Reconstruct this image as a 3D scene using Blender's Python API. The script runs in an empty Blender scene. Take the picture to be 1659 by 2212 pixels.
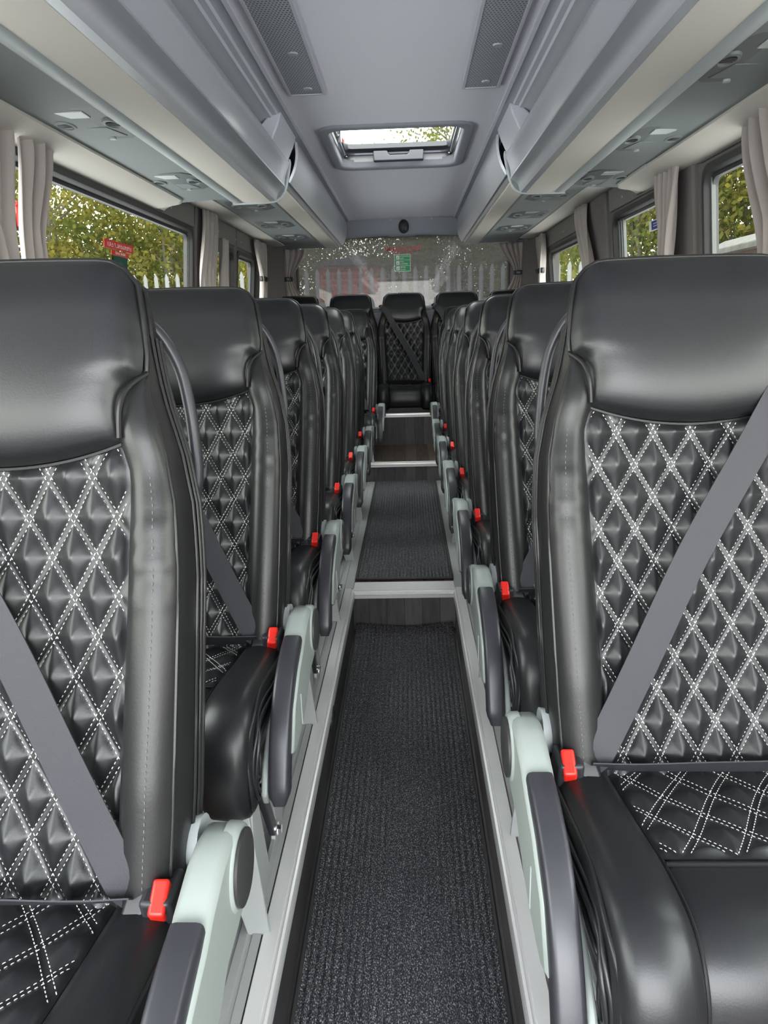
import bpy, math, random
import numpy as np
from mathutils import Vector, Matrix, noise
R = random.Random(7)
C = bpy.context.scene.collection
sc = bpy.context.scene
PI = math.pi

# ------------------------------------------------------------ camera, sky, exposure
cam_d = bpy.data.cameras.new('camera'); cam = bpy.data.objects.new('camera', cam_d); C.objects.link(cam)
cam_d.sensor_fit = 'VERTICAL'; cam_d.sensor_height = 36.0; cam_d.lens = 1550.0 / 2212.0 * 36.0
cam_d.clip_start = 0.02; cam_d.clip_end = 300
PITCH, YAW, ROLL = 0.25586, -0.03930, 0.02854
def cam_matrix():
    # camera axes in world space, bus runs along +Y
    def inv(x, y, z):
        c, s = math.cos(-PITCH), math.sin(-PITCH); y, z = c*y - s*z, s*y + c*z
        c, s = math.cos(-YAW), math.sin(-YAW); x, y = c*x - s*y, s*x + c*y
        return Vector((x, y, z))
    c, s = math.cos(-ROLL), math.sin(-ROLL)
    rt = inv(c, 0, s); up = inv(-s, 0, c); fw = inv(0, 1, 0)
    m = Matrix.Identity(4)
    for i in range(3):
        m[i][0] = rt[i]; m[i][1] = up[i]; m[i][2] = -fw[i]
    m.translation = (0.037, 0.0, 1.257)
    return m
cam.matrix_world = cam_matrix()
sc.camera = cam

w = bpy.data.worlds.new('world'); sc.world = w; w.use_nodes = True
nt = w.node_tree; nt.nodes.clear()
wo = nt.nodes.new('ShaderNodeOutputWorld'); bg = nt.nodes.new('ShaderNodeBackground')
tc = nt.nodes.new('ShaderNodeTexCoord'); sp = nt.nodes.new('ShaderNodeSeparateXYZ'); cr = nt.nodes.new('ShaderNodeValToRGB')
nt.links.new(tc.outputs['Generated'], sp.inputs[0]); nt.links.new(sp.outputs['Z'], cr.inputs[0])
cr.color_ramp.elements[0].position = 0.0; cr.color_ramp.elements[0].color = (1.0, 0.98, 0.95, 1)
cr.color_ramp.elements[1].position = 0.5; cr.color_ramp.elements[1].color = (0.90, 0.94, 1.0, 1)
nt.links.new(cr.outputs[0], bg.inputs['Color']); bg.inputs['Strength'].default_value = 5.0
nt.links.new(bg.outputs[0], wo.inputs[0])
sc.view_settings.view_transform = 'Standard'; sc.view_settings.look = 'None'
sc.view_settings.exposure = 1.95; sc.view_settings.gamma = 1.0
sc.cycles.max_bounces = 10; sc.cycles.diffuse_bounces = 6; sc.cycles.glossy_bounces = 4
sc.cycles.transparent_max_bounces = 12; sc.cycles.caustics_reflective = False; sc.cycles.caustics_refractive = False
sc.cycles.sample_clamp_indirect = 8.0

# ------------------------------------------------------------ materials
MAT = {}
def mat(name, col, rough=.5, metal=0., bump=None, var=None, spec=None, trans=0., sheen=0., coat=0.):
    m = bpy.data.materials.new(name); m.use_nodes = True; MAT[name] = m
    n = m.node_tree; b = n.nodes['Principled BSDF']
    b.inputs['Base Color'].default_value = (*col, 1); b.inputs['Roughness'].default_value = rough
    b.inputs['Metallic'].default_value = metal
    if spec is not None: b.inputs['Specular IOR Level'].default_value = spec
    if sheen: b.inputs['Sheen Weight'].default_value = sheen
    if coat: b.inputs['Coat Weight'].default_value = coat; b.inputs['Coat Roughness'].default_value = .25
    tcn = n.nodes.new('ShaderNodeTexCoord')
    if bump:
        sc_, st, dist = bump
        no = n.nodes.new('ShaderNodeTexNoise'); no.inputs['Scale'].default_value = sc_; no.inputs['Detail'].default_value = 3
        bu = n.nodes.new('ShaderNodeBump'); bu.inputs['Strength'].default_value = st; bu.inputs['Distance'].default_value = dist
        n.links.new(tcn.outputs['Object'], no.inputs['Vector']); n.links.new(no.outputs[0], bu.inputs['Height'])
        n.links.new(bu.outputs[0], b.inputs['Normal'])
    if var:
        vs, c2 = var
        no = n.nodes.new('ShaderNodeTexNoise'); no.inputs['Scale'].default_value = vs; no.inputs['Detail'].default_value = 4
        rp = n.nodes.new('ShaderNodeValToRGB'); rp.color_ramp.elements[0].position = .35; rp.color_ramp.elements[1].position = .65
        rp.color_ramp.elements[0].color = (*col, 1); rp.color_ramp.elements[1].color = (*c2, 1)
        n.links.new(tcn.outputs['Object'], no.inputs['Vector']); n.links.new(no.outputs[0], rp.inputs[0])
        n.links.new(rp.outputs[0], b.inputs['Base Color'])
    return m
mat('leather', (.010, .0105, .012), .38, bump=(420, .12, .001), spec=.48)
mat('leather_side', (.012, .012, .0125), .38, bump=(300, .15, .001), spec=.40)
mat('thread', (.62, .62, .60), .7)
mat('black_thread', (.02, .02, .02), .6)
mat('black_plastic', (.022, .022, .026), .42, bump=(900, .1, .0006))
mat('armrest_black', (.028, .028, .034), .38, bump=(1200, .12, .0006))
mat('grey_plastic', (.27, .30, .285), .42, bump=(800, .05, .0005))
mat('frame_metal', (.36, .38, .37), .45, metal=.1)
mat('platform_grey', (.42, .43, .42), .4, metal=.3)
mat('aluminium', (.80, .79, .775), .32, metal=.35)
mat('chrome', (.8, .8, .8), .12, metal=1)
mat('red_plastic', (.75, .02, .012), .4)
mat('webbing', (.030, .030, .036), .55, bump=(900, .4, .0008), spec=.3)
mat('webbing_light', (.13, .125, .12), .55)
mat('wall_fabric', (.13, .117, .115), .85, bump=(300, .2, .001))
mat('wall_panel', (.16, .152, .145), .6, bump=(200, .1, .001))
mat('ceiling_fabric', (.72, .71, .775), .9, bump=(260, .25, .001))
mat('ceiling_side', (.52, .53, .58), .6)
mat('header_blue', (.24, .25, .285), .7, bump=(300, .2, .001))
mat('silver', (.60, .61, .65), .30, metal=.55)
mat('beige', (.56, .525, .475), .7, bump=(200, .08, .001))
mat('rail_grey', (.38, .41, .41), .45)
mat('service_grey', (.20, .22, .22), .6, bump=(300, .1, .001))
mat('service_dark', (.10, .11, .115), .5)
mat('lens', (.55, .58, .56), .3)
mat('curtain', (.30, .265, .25), .85, bump=(500, .15, .001), sheen=.3)
mat('rubber', (.03, .03, .03), .5)
mat('white', (.75, .76, .74), .5)
mat('sign_green', (.01, .27, .10), .5)
mat('sign_red', (.62, .03, .03), .5)
mat('sign_blue', (.03, .05, .25), .5)
mat('dark_green', (.01, .06, .05), .5)
mat('bark', (.055, .047, .04), .9, bump=(20, .6, .02))
mat('fence_steel', (.07, .072, .07), .6)
mat('stile_grey', (.075, .08, .078), .5)
mat('tarmac', (.46, .46, .47), .9, var=(3, (.52, .515, .51)))
mat('concrete', (.045, .042, .034), .9, var=(8, (.026, .025, .020)), bump=(30, .5, .01))
mat('roof_slate', (.04, .035, .045), .8)
mat('mirror_metal', (.16, .165, .18), .3, metal=.5)
mat('hatch_plastic', (.035, .036, .045), .4)

def nodes_of(m): return m.node_tree, m.node_tree.nodes['Principled BSDF']
def brick(name, c1, c2, mortar, scale):
    m = mat(name, c1, .85); n, b = nodes_of(m)
    tcn = n.nodes.new('ShaderNodeTexCoord'); mp = n.nodes.new('ShaderNodeMapping'); mp.inputs['Rotation'].default_value = (PI/2, 0, 0)
    br = n.nodes.new('ShaderNodeTexBrick'); br.inputs['Scale'].default_value = scale
    br.inputs['Color1'].default_value = (*c1, 1); br.inputs['Color2'].default_value = (*c2, 1); br.inputs['Mortar'].default_value = (*mortar, 1)
    br.inputs['Mortar Size'].default_value = .03
    n.links.new(tcn.outputs['Object'], mp.inputs[0]); n.links.new(mp.outputs[0], br.inputs['Vector']); n.links.new(br.outputs[0], b.inputs['Base Color'])
brick('orange_brick', (.13, .042, .020), (.11, .036, .018), (.08, .055, .045), 4)
brick('red_brick', (.34, .055, .05), (.28, .05, .045), (.26, .16, .15), 1.5)

def wood(name, a, c_, w_, rot=False):
    m = mat(name, a, .55); n, b = nodes_of(m)
    tcn = n.nodes.new('ShaderNodeTexCoord'); mp = n.nodes.new('ShaderNodeMapping')
    mp.inputs['Scale'].default_value = (1, 1, 1)
    sx = n.nodes.new('ShaderNodeSeparateXYZ'); n.links.new(tcn.outputs['Object'], sx.inputs[0])
    # planks run along Y / Z, divided along X
    mul = n.nodes.new('ShaderNodeMath'); mul.operation = 'MULTIPLY'; mul.inputs[1].default_value = 1 / w_; n.links.new(sx.outputs['X'], mul.inputs[0])
    fl = n.nodes.new('ShaderNodeMath'); fl.operation = 'FLOOR'; n.links.new(mul.outputs[0], fl.inputs[0])
    fr = n.nodes.new('ShaderNodeMath'); fr.operation = 'FRACT'; n.links.new(mul.outputs[0], fr.inputs[0])
    gap = n.nodes.new('ShaderNodeMath'); gap.operation = 'LESS_THAN'; gap.inputs[1].default_value = .03; n.links.new(fr.outputs[0], gap.inputs[0])
    wn = n.nodes.new('ShaderNodeTexWhiteNoise'); wn.noise_dimensions = '1D'; n.links.new(fl.outputs[0], wn.inputs['W'])
    mp.inputs['Scale'].default_value = (60, 4, 9); n.links.new(tcn.outputs['Object'], mp.inputs[0])
    no = n.nodes.new('ShaderNodeTexNoise'); no.inputs['Scale'].default_value = 1; no.inputs['Detail'].default_value = 5; n.links.new(mp.outputs[0], no.inputs['Vector'])
    mixf = n.nodes.new('ShaderNodeMath'); mixf.operation = 'MULTIPLY_ADD'; mixf.inputs[1].default_value = .5
    n.links.new(wn.outputs[0], mixf.inputs[0]); 
    s2 = n.nodes.new('ShaderNodeMath'); s2.operation = 'MULTIPLY'; s2.inputs[1].default_value = .7; n.links.new(no.outputs[0], s2.inputs[0]); n.links.new(s2.outputs[0], mixf.inputs[2])
    rp = n.nodes.new('ShaderNodeValToRGB'); rp.color_ramp.elements[0].position = .25; rp.color_ramp.elements[1].position = .85
    rp.color_ramp.elements[0].color = (*a, 1); rp.color_ramp.elements[1].color = (*c_, 1); n.links.new(mixf.outputs[0], rp.inputs[0])
    mx = n.nodes.new('ShaderNodeMix'); mx.data_type = 'RGBA'; n.links.new(gap.outputs[0], mx.inputs['Factor']); n.links.new(rp.outputs[0], mx.inputs['A'])
    mx.inputs['B'].default_value = (.012, .011, .011, 1); n.links.new(mx.outputs['Result'], b.inputs['Base Color'])
    return m
wood('plank_dark', (.034, .032, .034), (.12, .11, .11), .075)
wood('plank_brown', (.070, .050, .037), (.22, .165, .125), .085)

def carpet_mat():
    m = mat('ribbed_carpet', (.02, .02, .02), .95); n, b = nodes_of(m)
    tcn = n.nodes.new('ShaderNodeTexCoord')
    mp = n.nodes.new('ShaderNodeMapping'); mp.inputs['Scale'].default_value = (1.0, .6, 1); n.links.new(tcn.outputs['Object'], mp.inputs[0])
    no = n.nodes.new('ShaderNodeTexNoise'); no.inputs['Scale'].default_value = 420; no.inputs['Detail'].default_value = 2; n.links.new(mp.outputs[0], no.inputs['Vector'])
    rp = n.nodes.new('ShaderNodeValToRGB'); e = rp.color_ramp.elements
    e[0].position = .40; e[0].color = (.012, .012, .015, 1); e[1].position = .72; e[1].color = (.42, .42, .43, 1)
    k = e.new(.54); k.color = (.045, .045, .052, 1)
    n.links.new(no.outputs[0], rp.inputs[0]); n.links.new(rp.outputs[0], b.inputs['Base Color'])
    bu = n.nodes.new('ShaderNodeBump'); bu.inputs['Strength'].default_value = .9; bu.inputs['Distance'].default_value = .002
    n.links.new(no.outputs[0], bu.inputs['Height']); n.links.new(bu.outputs[0], b.inputs['Normal'])
carpet_mat()

def grille_mat():
    m = mat('perforated', (.36, .37, .41), .55); n, b = nodes_of(m)
    tcn = n.nodes.new('ShaderNodeTexCoord'); sx = n.nodes.new('ShaderNodeSeparateXYZ'); n.links.new(tcn.outputs['Object'], sx.inputs[0])
    def mth(op, a, v=None):
        q = n.nodes.new('ShaderNodeMath'); q.operation = op
        if hasattr(a, 'links') or hasattr(a, 'is_linked'): n.links.new(a, q.inputs[0])
        if v is not None:
            if isinstance(v, (int, float)): q.inputs[1].default_value = v
            else: n.links.new(v, q.inputs[1])
        return q.outputs[0]
    ry = mth('MULTIPLY', sx.outputs['Y'], 1/.0125); row = mth('FLOOR', ry)
    half = mth('MULTIPLY', mth('MODULO', row, 2.0), .5)
    rx = mth('ADD', mth('MULTIPLY', sx.outputs['X'], 1/.0105), half)
    fx = mth('SUBTRACT', mth('FRACT', rx), .5); fy = mth('SUBTRACT', mth('FRACT', ry), .5)
    d = mth('ADD', mth('MULTIPLY', fx, fx), mth('MULTIPLY', fy, fy))
    hole = mth('LESS_THAN', d, .105)
    mx = n.nodes.new('ShaderNodeMix'); mx.data_type = 'RGBA'; n.links.new(hole, mx.inputs['Factor'])
    mx.inputs['A'].default_value = (.40, .41, .45, 1); mx.inputs['B'].default_value = (.13, .14, .16, 1)
    n.links.new(mx.outputs['Result'], b.inputs['Base Color'])
grille_mat()

def glass_mat(name, tint, gloss=.06, film=None):
    m = bpy.data.materials.new(name); m.use_nodes = True; MAT[name] = m
    n = m.node_tree; n.nodes.clear(); out = n.nodes.new('ShaderNodeOutputMaterial')
    tr = n.nodes.new('ShaderNodeBsdfTransparent'); tr.inputs[0].default_value = (*tint, 1)
    gl = n.nodes.new('ShaderNodeBsdfGlossy'); gl.inputs['Roughness'].default_value = .02
    mx = n.nodes.new('ShaderNodeMixShader'); mx.inputs[0].default_value = gloss
    n.links.new(tr.outputs[0], mx.inputs[1]); n.links.new(gl.outputs[0], mx.inputs[2]); last = mx.outputs[0]
    if film:
        fcol, amt = film
        di = n.nodes.new('ShaderNodeBsdfTranslucent'); di.inputs[0].default_value = (*fcol, 1)
        df = n.nodes.new('ShaderNodeBsdfDiffuse'); df.inputs[0].default_value = (*fcol, 1)
        ad = n.nodes.new('ShaderNodeMixShader'); ad.inputs[0].default_value = .5
        n.links.new(di.outputs[0], ad.inputs[1]); n.links.new(df.outputs[0], ad.inputs[2])
        tcn = n.nodes.new('ShaderNodeTexCoord'); mp = n.nodes.new('ShaderNodeMapping'); mp.inputs['Scale'].default_value = (8, 8, 260)
        no = n.nodes.new('ShaderNodeTexNoise'); no.inputs['Scale'].default_value = 1; n.links.new(tcn.outputs['Object'], mp.inputs[0]); n.links.new(mp.outputs[0], no.inputs['Vector'])
        ma = n.nodes.new('ShaderNodeMath'); ma.operation = 'MULTIPLY_ADD'; ma.inputs[1].default_value = .5; ma.inputs[2].default_value = amt - .25
        n.links.new(no.outputs[0], ma.inputs[0])
        m2 = n.nodes.new('ShaderNodeMixShader'); n.links.new(ma.outputs[0], m2.inputs[0]); n.links.new(last, m2.inputs[1]); n.links.new(ad.outputs[0], m2.inputs[2]); last = m2.outputs[0]
    n.links.new(last, out.inputs[0])
glass_mat('glass', (.56, .58, .53))
glass_mat('windscreen', (.92, .93, .93))
glass_mat('rear_glass', (.105, .105, .10), .03, ((.055, .054, .052), .34))

def leaf_mat(name, c1, c2):
    m = bpy.data.materials.new(name); m.use_nodes = True; MAT[name] = m
    n = m.node_tree; n.nodes.clear(); out = n.nodes.new('ShaderNodeOutputMaterial')
    tcn = n.nodes.new('ShaderNodeTexCoord'); no = n.nodes.new('ShaderNodeTexNoise'); no.inputs['Scale'].default_value = 2.2; no.inputs['Detail'].default_value = 6
    n.links.new(tcn.outputs['Object'], no.inputs['Vector'])
    rp = n.nodes.new('ShaderNodeValToRGB'); rp.color_ramp.elements[0].position = .38; rp.color_ramp.elements[1].position = .62
    rp.color_ramp.elements[0].color = (*c1, 1); rp.color_ramp.elements[1].color = (*c2, 1); n.links.new(no.outputs[0], rp.inputs[0])
    a = n.nodes.new('ShaderNodeBsdfDiffuse'); t = n.nodes.new('ShaderNodeBsdfTranslucent'); mx = n.nodes.new('ShaderNodeMixShader'); mx.inputs[0].default_value = .55
    n.links.new(rp.outputs[0], a.inputs[0]); n.links.new(rp.outputs[0], t.inputs[0]); n.links.new(a.outputs[0], mx.inputs[1]); n.links.new(t.outputs[0], mx.inputs[2]); n.links.new(mx.outputs[0], out.inputs[0])
leaf_mat('leaf_yellow', (.125, .105, .022), (.055, .070, .016))
leaf_mat('leaf_green', (.065, .085, .022), (.10, .09, .024))

# ------------------------------------------------------------ mesh builder
class MB:
    def __init__(s): s.v = []; s.f = []; s.m = []
    def add(s, vs, fs, mi=0):
        o = len(s.v); s.v.extend([tuple(map(float, p)) for p in vs]); s.f.extend([tuple(i + o for i in f) for f in fs]); s.m.extend([mi] * len(fs))
    def grid(s, P, mi=0, closeu=False, flip=False):   # P[r][c]
        nr, nc = len(P), len(P[0]); fs = []
        for r in range(nr - 1):
            for c in range(nc if closeu else nc - 1):
                c2 = (c + 1) % nc
                q = (r*nc + c, r*nc + c2, (r+1)*nc + c2, (r+1)*nc + c)
                fs.append(q[::-1] if flip else q)
        s.add([p for row in P for p in row], fs, mi)
    def loft(s, rings, mi=0, cap=True):
        n = len(rings[0]); s.grid(rings, mi, closeu=True)
        if cap:
            s.add(rings[0], [tuple(range(n))[::-1]], mi); s.add(rings[-1], [tuple(range(n))], mi)
    def box(s, x0, x1, y0, y1, z0, z1, mi=0):
        v = [(x, y, z) for z in (z0, z1) for y in (y0, y1) for x in (x0, x1)]
        s.add(v, [(0, 2, 3, 1), (4, 5, 7, 6), (0, 1, 5, 4), (2, 6, 7, 3), (0, 4, 6, 2), (1, 3, 7, 5)], mi)
    def obox(s, c, ax, ay, az, mi=0):   # oriented box, half axes
        c, ax, ay, az = map(Vector, (c, ax, ay, az))
        v = [c + ax*i + ay*j + az*k for k in (-1, 1) for j in (-1, 1) for i in (-1, 1)]
        s.add(v, [(0, 2, 3, 1), (4, 5, 7, 6), (0, 1, 5, 4), (2, 6, 7, 3), (0, 4, 6, 2), (1, 3, 7, 5)], mi)
    def prism(s, poly, axis, a0, a1, mi=0):  # poly of 2d points extruded along axis
        def P(p, a):
            if axis == 0: return (a, p[0], p[1])
            if axis == 1: return (p[0], a, p[1])
            return (p[0], p[1], a)
        n = len(poly); v = [P(p, a0) for p in poly] + [P(p, a1) for p in poly]
        fs = [(i, (i+1) % n, (i+1) % n + n, i + n) for i in range(n)] + [tuple(range(n))[::-1], tuple(range(n, 2*n))]
        s.add(v, fs, mi)
    def tube(s, path, r, n=8, mi=0, closed=False, flat=1.0):
        pts = [Vector(p) for p in path]; rings = []; m = len(pts); prev = None
        for i, p in enumerate(pts):
            a = pts[(i-1) % m] if (closed or i) else pts[0]; b = pts[(i+1) % m] if (closed or i < m-1) else pts[-1]
            t = (b - a).normalized()
            if prev is None:
                u = Vector((0, 0, 1)) if abs(t.z) < .8 else Vector((0, 1, 0))
            else: u = prev
            u = (u - t * u.dot(t)).normalized(); w_ = t.cross(u); prev = u
            rr = r[i] if isinstance(r, (list, tuple)) else r
            rings.append([p + u*math.cos(2*PI*k/n)*rr + w_*math.sin(2*PI*k/n)*rr*flat for k in range(n)])
        if closed: rings.append(rings[0]); s.loft(rings, mi, cap=False)
        else: s.loft(rings, mi)
    def strip(s, path, widths, normals, th=.0012, mi=0):  # ribbon with thickness: width dir given per point
        rings = []
        for p, wd, nm in zip(path, widths, normals):
            p, wd, nm = Vector(p), Vector(wd), Vector(nm).normalized()
            rings.append([p - wd + nm*th, p + wd + nm*th, p + wd - nm*th, p - wd - nm*th])
        s.loft(rings, mi)
    def stitch(s, path, nrm, L=.0042, gap=.0026, r=.00062, mi=1):
        # evenly spaced thread dashes along a polyline with normals
        P = [Vector(p) for p in path]; N = [Vector(q) for q in nrm]
        seg = [(P[i+1] - P[i]).length for i in range(len(P)-1)]; tot = sum(seg)
        cum = [0]
        for q in seg: cum.append(cum[-1] + q)
        def at(t):
            i = 0
            while i < len(seg)-1 and cum[i+1] < t: i += 1
            f = (t - cum[i]) / max(seg[i], 1e-9)
            return P[i].lerp(P[i+1], f), N[i].lerp(N[i+1], f).normalized()
        t = gap
        while t + L < tot:
            a, na = at(t); b, nb = at(t + L); mid, nm = at(t + L/2); d = (b - a).normalized(); side = d.cross(nm).normalized()
            v = [a - na*.0003, b - nb*.0003]
            for q, nn in ((a.lerp(b, .2), nm), (a.lerp(b, .8), nm)):
                base = q + nn*.0002
                v += [base + side*r, base + nn*r*1.1, base - side*r]
            s.add(v, [(0, 2, 3), (0, 3, 4), (2, 5, 6, 3), (3, 6, 7, 4), (1, 6, 5), (1, 7, 6)], mi)
            t += L + gap
    def obj(s, name, mats, parent=None, loc=(0, 0, 0), smooth=35, bevel=0, seg=2, subsurf=0, sub=None):
        me = bpy.data.meshes.new(name); me.from_pydata(s.v, [], s.f)
        for q in ([mats] if isinstance(mats, str) else mats): me.materials.append(MAT[q])
        if len(me.materials) > 1: me.polygons.foreach_set('material_index', s.m)
        me.update(); me.validate()
        if smooth:
            me.polygons.foreach_set('use_smooth', [True]*len(me.polygons)); me.set_sharp_from_angle(angle=math.radians(smooth))
        o = bpy.data.objects.new(name, me); C.objects.link(o); o.location = loc
        if parent: o.parent = parent
        if bevel:
            b = o.modifiers.new('bevel', 'BEVEL'); b.width = bevel; b.segments = seg; b.limit_method = 'ANGLE'; b.angle_limit = math.radians(40); b.harden_normals = False
        if subsurf:
            b = o.modifiers.new('sub', 'SUBSURF'); b.levels = subsurf; b.render_levels = subsurf
        return o

def tag(o, label=None, cat=None, group=None, kind=None):
    if label: o['label'] = label
    if cat: o['category'] = cat
    if group: o['group'] = group
    if kind: o['kind'] = kind
    return o
def empty(name, loc=(0, 0, 0), rz=0):
    o = bpy.data.objects.new(name, None); C.objects.link(o); o.location = loc; o.rotation_euler = (0, 0, rz); o.empty_display_size = .1; return o
def copy_tree(o, parent=None):
    c = o.copy(); C.objects.link(c)
    if parent: c.parent = parent
    for ch in list(o.children): copy_tree(ch, c)
    return c
def sstep(a, b, x):
    t = min(1, max(0, (x - a) / (b - a))); return t*t*(3 - 2*t)
def lerp(a, b, t): return a + (b - a)*t
def interp(x, xs, ys): return float(np.interp(x, xs, ys))
def catmull(pts, n):
    P = [Vector(p) for p in pts]; out = []
    for i in range(len(P)-1):
        p0 = P[max(i-1, 0)]; p1 = P[i]; p2 = P[i+1]; p3 = P[min(i+2, len(P)-1)]
        for k in range(n):
            t = k / n
            out.append(.5*((2*p1) + (p2-p0)*t + (2*p0-5*p1+4*p2-p3)*t*t + (3*p1-p0-3*p2+p3)*t**3))
    out.append(P[-1]); return out
def text_obj(name, body, size, matname, M, parent=None, extr=.0004, align='CENTER', sx=1.0, width=None, bold=0):
    cu = bpy.data.curves.new(name, 'FONT'); cu.body = body; cu.size = size; cu.extrude = extr; cu.align_x = align; cu.align_y = 'CENTER'; cu.offset = bold
    to = bpy.data.objects.new(name + '_c', cu); C.objects.link(to)
    dg = bpy.context.evaluated_depsgraph_get(); me = bpy.data.meshes.new_from_object(to.evaluated_get(dg)); bpy.data.objects.remove(to)
    if width: sx = width/(max(v.co.x for v in me.vertices) - min(v.co.x for v in me.vertices))
    me.transform(M @ Matrix.Diagonal((sx, 1, 1, 1))); me.materials.clear(); me.materials.append(MAT[matname])
    o = bpy.data.objects.new(name, me); C.objects.link(o)
    if parent: o.parent = parent
    return o
# ------------------------------------------------------------ bus body
YF, YR = -1.35, 6.66           # front and rear ends of the saloon
PLAT = .17                    # seat platform height above the sunken aisle
AIS = .22
def xw(z): return 1.12 + .10*(1.756 - max(z, .9))
LWIN = [(-1.15, .75, .95, 1.756), (1.0, 4.07, .95, 1.772), (4.56, 5.02, .95, 1.745), (5.14, 5.68, .95, 1.75)]
RWIN = [(-1.15, .70, .95, 1.756), (1.0, 2.84, .95, 1.756), (3.33, 4.02, .95, 1.756), (4.72, 5.78, .95, 1.75)]
def build_wall(name, sx, wins):
    m = MB()
    ys = sorted({YF, YR, *[a for w_ in wins for a in w_[:2]]}); zs = sorted({-.3, .9, 2.02, 2.2, *[a for w_ in wins for a in w_[2:]]})
    def inside(y, z): return any(a < y < b and c < z < d for a, b, c, d in wins)
    for i in range(len(ys)-1):
        for j in range(len(zs)-1):
            if inside((ys[i]+ys[i+1])/2, (zs[j]+zs[j+1])/2): continue
            a, b, c, d = ys[i], ys[i+1], zs[j], zs[j+1]
            v = []
            for o in (0, .034):
                v += [(sx*(xw(c)+o), a, c), (sx*(xw(c)+o), b, c), (sx*(xw(d)+o), b, d), (sx*(xw(d)+o), a, d)]
            m.add(v, [(0, 1, 2, 3), (4, 7, 6, 5), (0, 4, 5, 1), (2, 6, 7, 3), (1, 5, 6, 2), (0, 3, 7, 4)])
    o = m.obj(name, 'wall_fabric', smooth=0); tag(o, kind='structure')
    # raised lining panels between the window heads and the rack, with screw caps
    return o
build_wall('wall_left', -1, LWIN); build_wall('wall_right', 1, RWIN)

def rrect(a, b, c, d, r, n=6):
    out = []
    for cx, cz, a0 in ((b-r, d-r, 0), (a+r, d-r, 90), (a+r, c+r, 180), (b-r, c+r, 270)):
        for k in range(n+1):
            t = math.radians(a0 + 90*k/n); out.append((cx + r*math.cos(t), cz + r*math.sin(t)))
    return out
wcount = [0]
def side_window(sx, w_, slide=None, r=.05, light=False):
    wcount[0] += 1; a, b, c, d = w_
    fr = MB()
    def ring(g, off): return [(sx*(xw(z)+off), y, z) for y, z in rrect(a+g, b-g, c+g, d-g, max(r-g, .012) if g >= 0 else r)]
    R_ = [ring(-.022, -.001), ring(-.020, -.012), ring(.004, -.014), ring(.010, -.004), ring(.016, .030)]
    fr.grid(R_, 0, closeu=True)
    root = fr.obj('window_%d' % wcount[0], 'rubber'); tag(root, kind='structure')
    al = MB(); R2 = [ring(.014, .016), ring(.014, .010), ring(.026, .010), ring(.026, .03)]
    al.grid(R2, 0, closeu=True); al.obj('window_frame', 'stile_grey' if light else 'rubber', root)
    gl = MB(); z0, z1 = c+.012, d-.012
    gl.add([(sx*(xw(z0)+.024), a+.012, z0), (sx*(xw(z0)+.024), b-.012, z0), (sx*(xw(z1)+.024), b-.012, z1), (sx*(xw(z1)+.024), a+.012, z1)], [(0, 1, 2, 3)])
    gl.obj('pane', 'glass', root, smooth=0)
    if slide:
        for ya, yb in slide:
            s_ = MB(); v = []
            for z in (c+.02, d-.02):
                for y, o in ((ya, .004), (yb, .004), (yb, .02), (ya, .02)): v.append((sx*(xw(z)+o), y, z))
            s_.add(v, [(0, 1, 2, 3), (4, 7, 6, 5), (0, 4, 5, 1), (1, 5, 6, 2), (2, 6, 7, 3), (3, 7, 4, 0)])
            s_.obj('sliding_stile', 'stile_grey', root, bevel=.002)
    return root
for i, w_ in enumerate(LWIN): side_window(-1, w_, slide=[(4.86, 4.89), (4.93, 4.97)] if i == 2 else ([(4.050, 4.060)] if i == 1 else None), r=.06, light=(i == 2))
for i, w_ in enumerate(RWIN): side_window(1, w_, slide=[(3.90, 3.915), (3.935, 3.96), (3.975, 4.005)] if i == 2 else ([(2.812, 2.826)] if i == 1 else None), r=.06, light=(i == 2))

tn = [0]
def trim(m, matn, bevel=.003, smooth=30):
    tn[0] += 1; o = m.obj('trim_%d' % tn[0], matn, smooth=smooth, bevel=bevel); tag(o, kind='structure'); return o
# panels above the windows (grey lining boards) with screw caps
def head_panel(sx, y0, y1, z0, z1, matn='wall_panel'):
    m = MB(); v = []
    for o in (-.012, .0):
        for y, z in ((y0, z0), (y1, z0), (y1, z1), (y0, z1)): v.append((sx*(xw(z)+o), y, z))
    m.add(v, [(0, 1, 2, 3), (4, 7, 6, 5), (0, 4, 5, 1), (1, 5, 6, 2), (2, 6, 7, 3), (3, 7, 4, 0)])
    o = trim(m, matn, .004)
    for y in np.arange(y0+.1, y1, .45):
        z = z0 + .04; s_ = MB(); s_.tube([(sx*(xw(z)-.012), y, z), (sx*(xw(z)-.016), y, z)], .006, 10); s_.obj('screw_cap', 'rail_grey', o)
for (y0, y1) in ((.9, 4.1), (4.5, 5.06), (5.12, 5.75)): head_panel(-1, y0, y1, 1.79, 1.915)
for (y0, y1) in ((.9, 2.88), (3.28, 4.08), (4.66, 5.85)): head_panel(1, y0, y1, 1.79, 1.915)
# pillar covers between windows
def pillar(sx, y0, y1, off=.02, matn='wall_fabric'):
    m = MB(); v = []
    for o in (-off, .01):
        for y, z in ((y0, .9), (y1, .9), (y1, 1.92), (y0, 1.92)): v.append((sx*(xw(z)+o), y, z))
    m.add(v, [(0, 1, 2, 3), (4, 7, 6, 5), (0, 4, 5, 1), (1, 5, 6, 2), (2, 6, 7, 3), (3, 7, 4, 0)])
    trim(m, matn, .01)
pillar(-1, 4.12, 4.50); pillar(-1, .78, .97); pillar(-1, 5.05, 5.11, .012)
pillar(1, 2.92, 3.26); pillar(1, .74, .96); pillar(1, 4.12, 4.62, .022)

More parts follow.
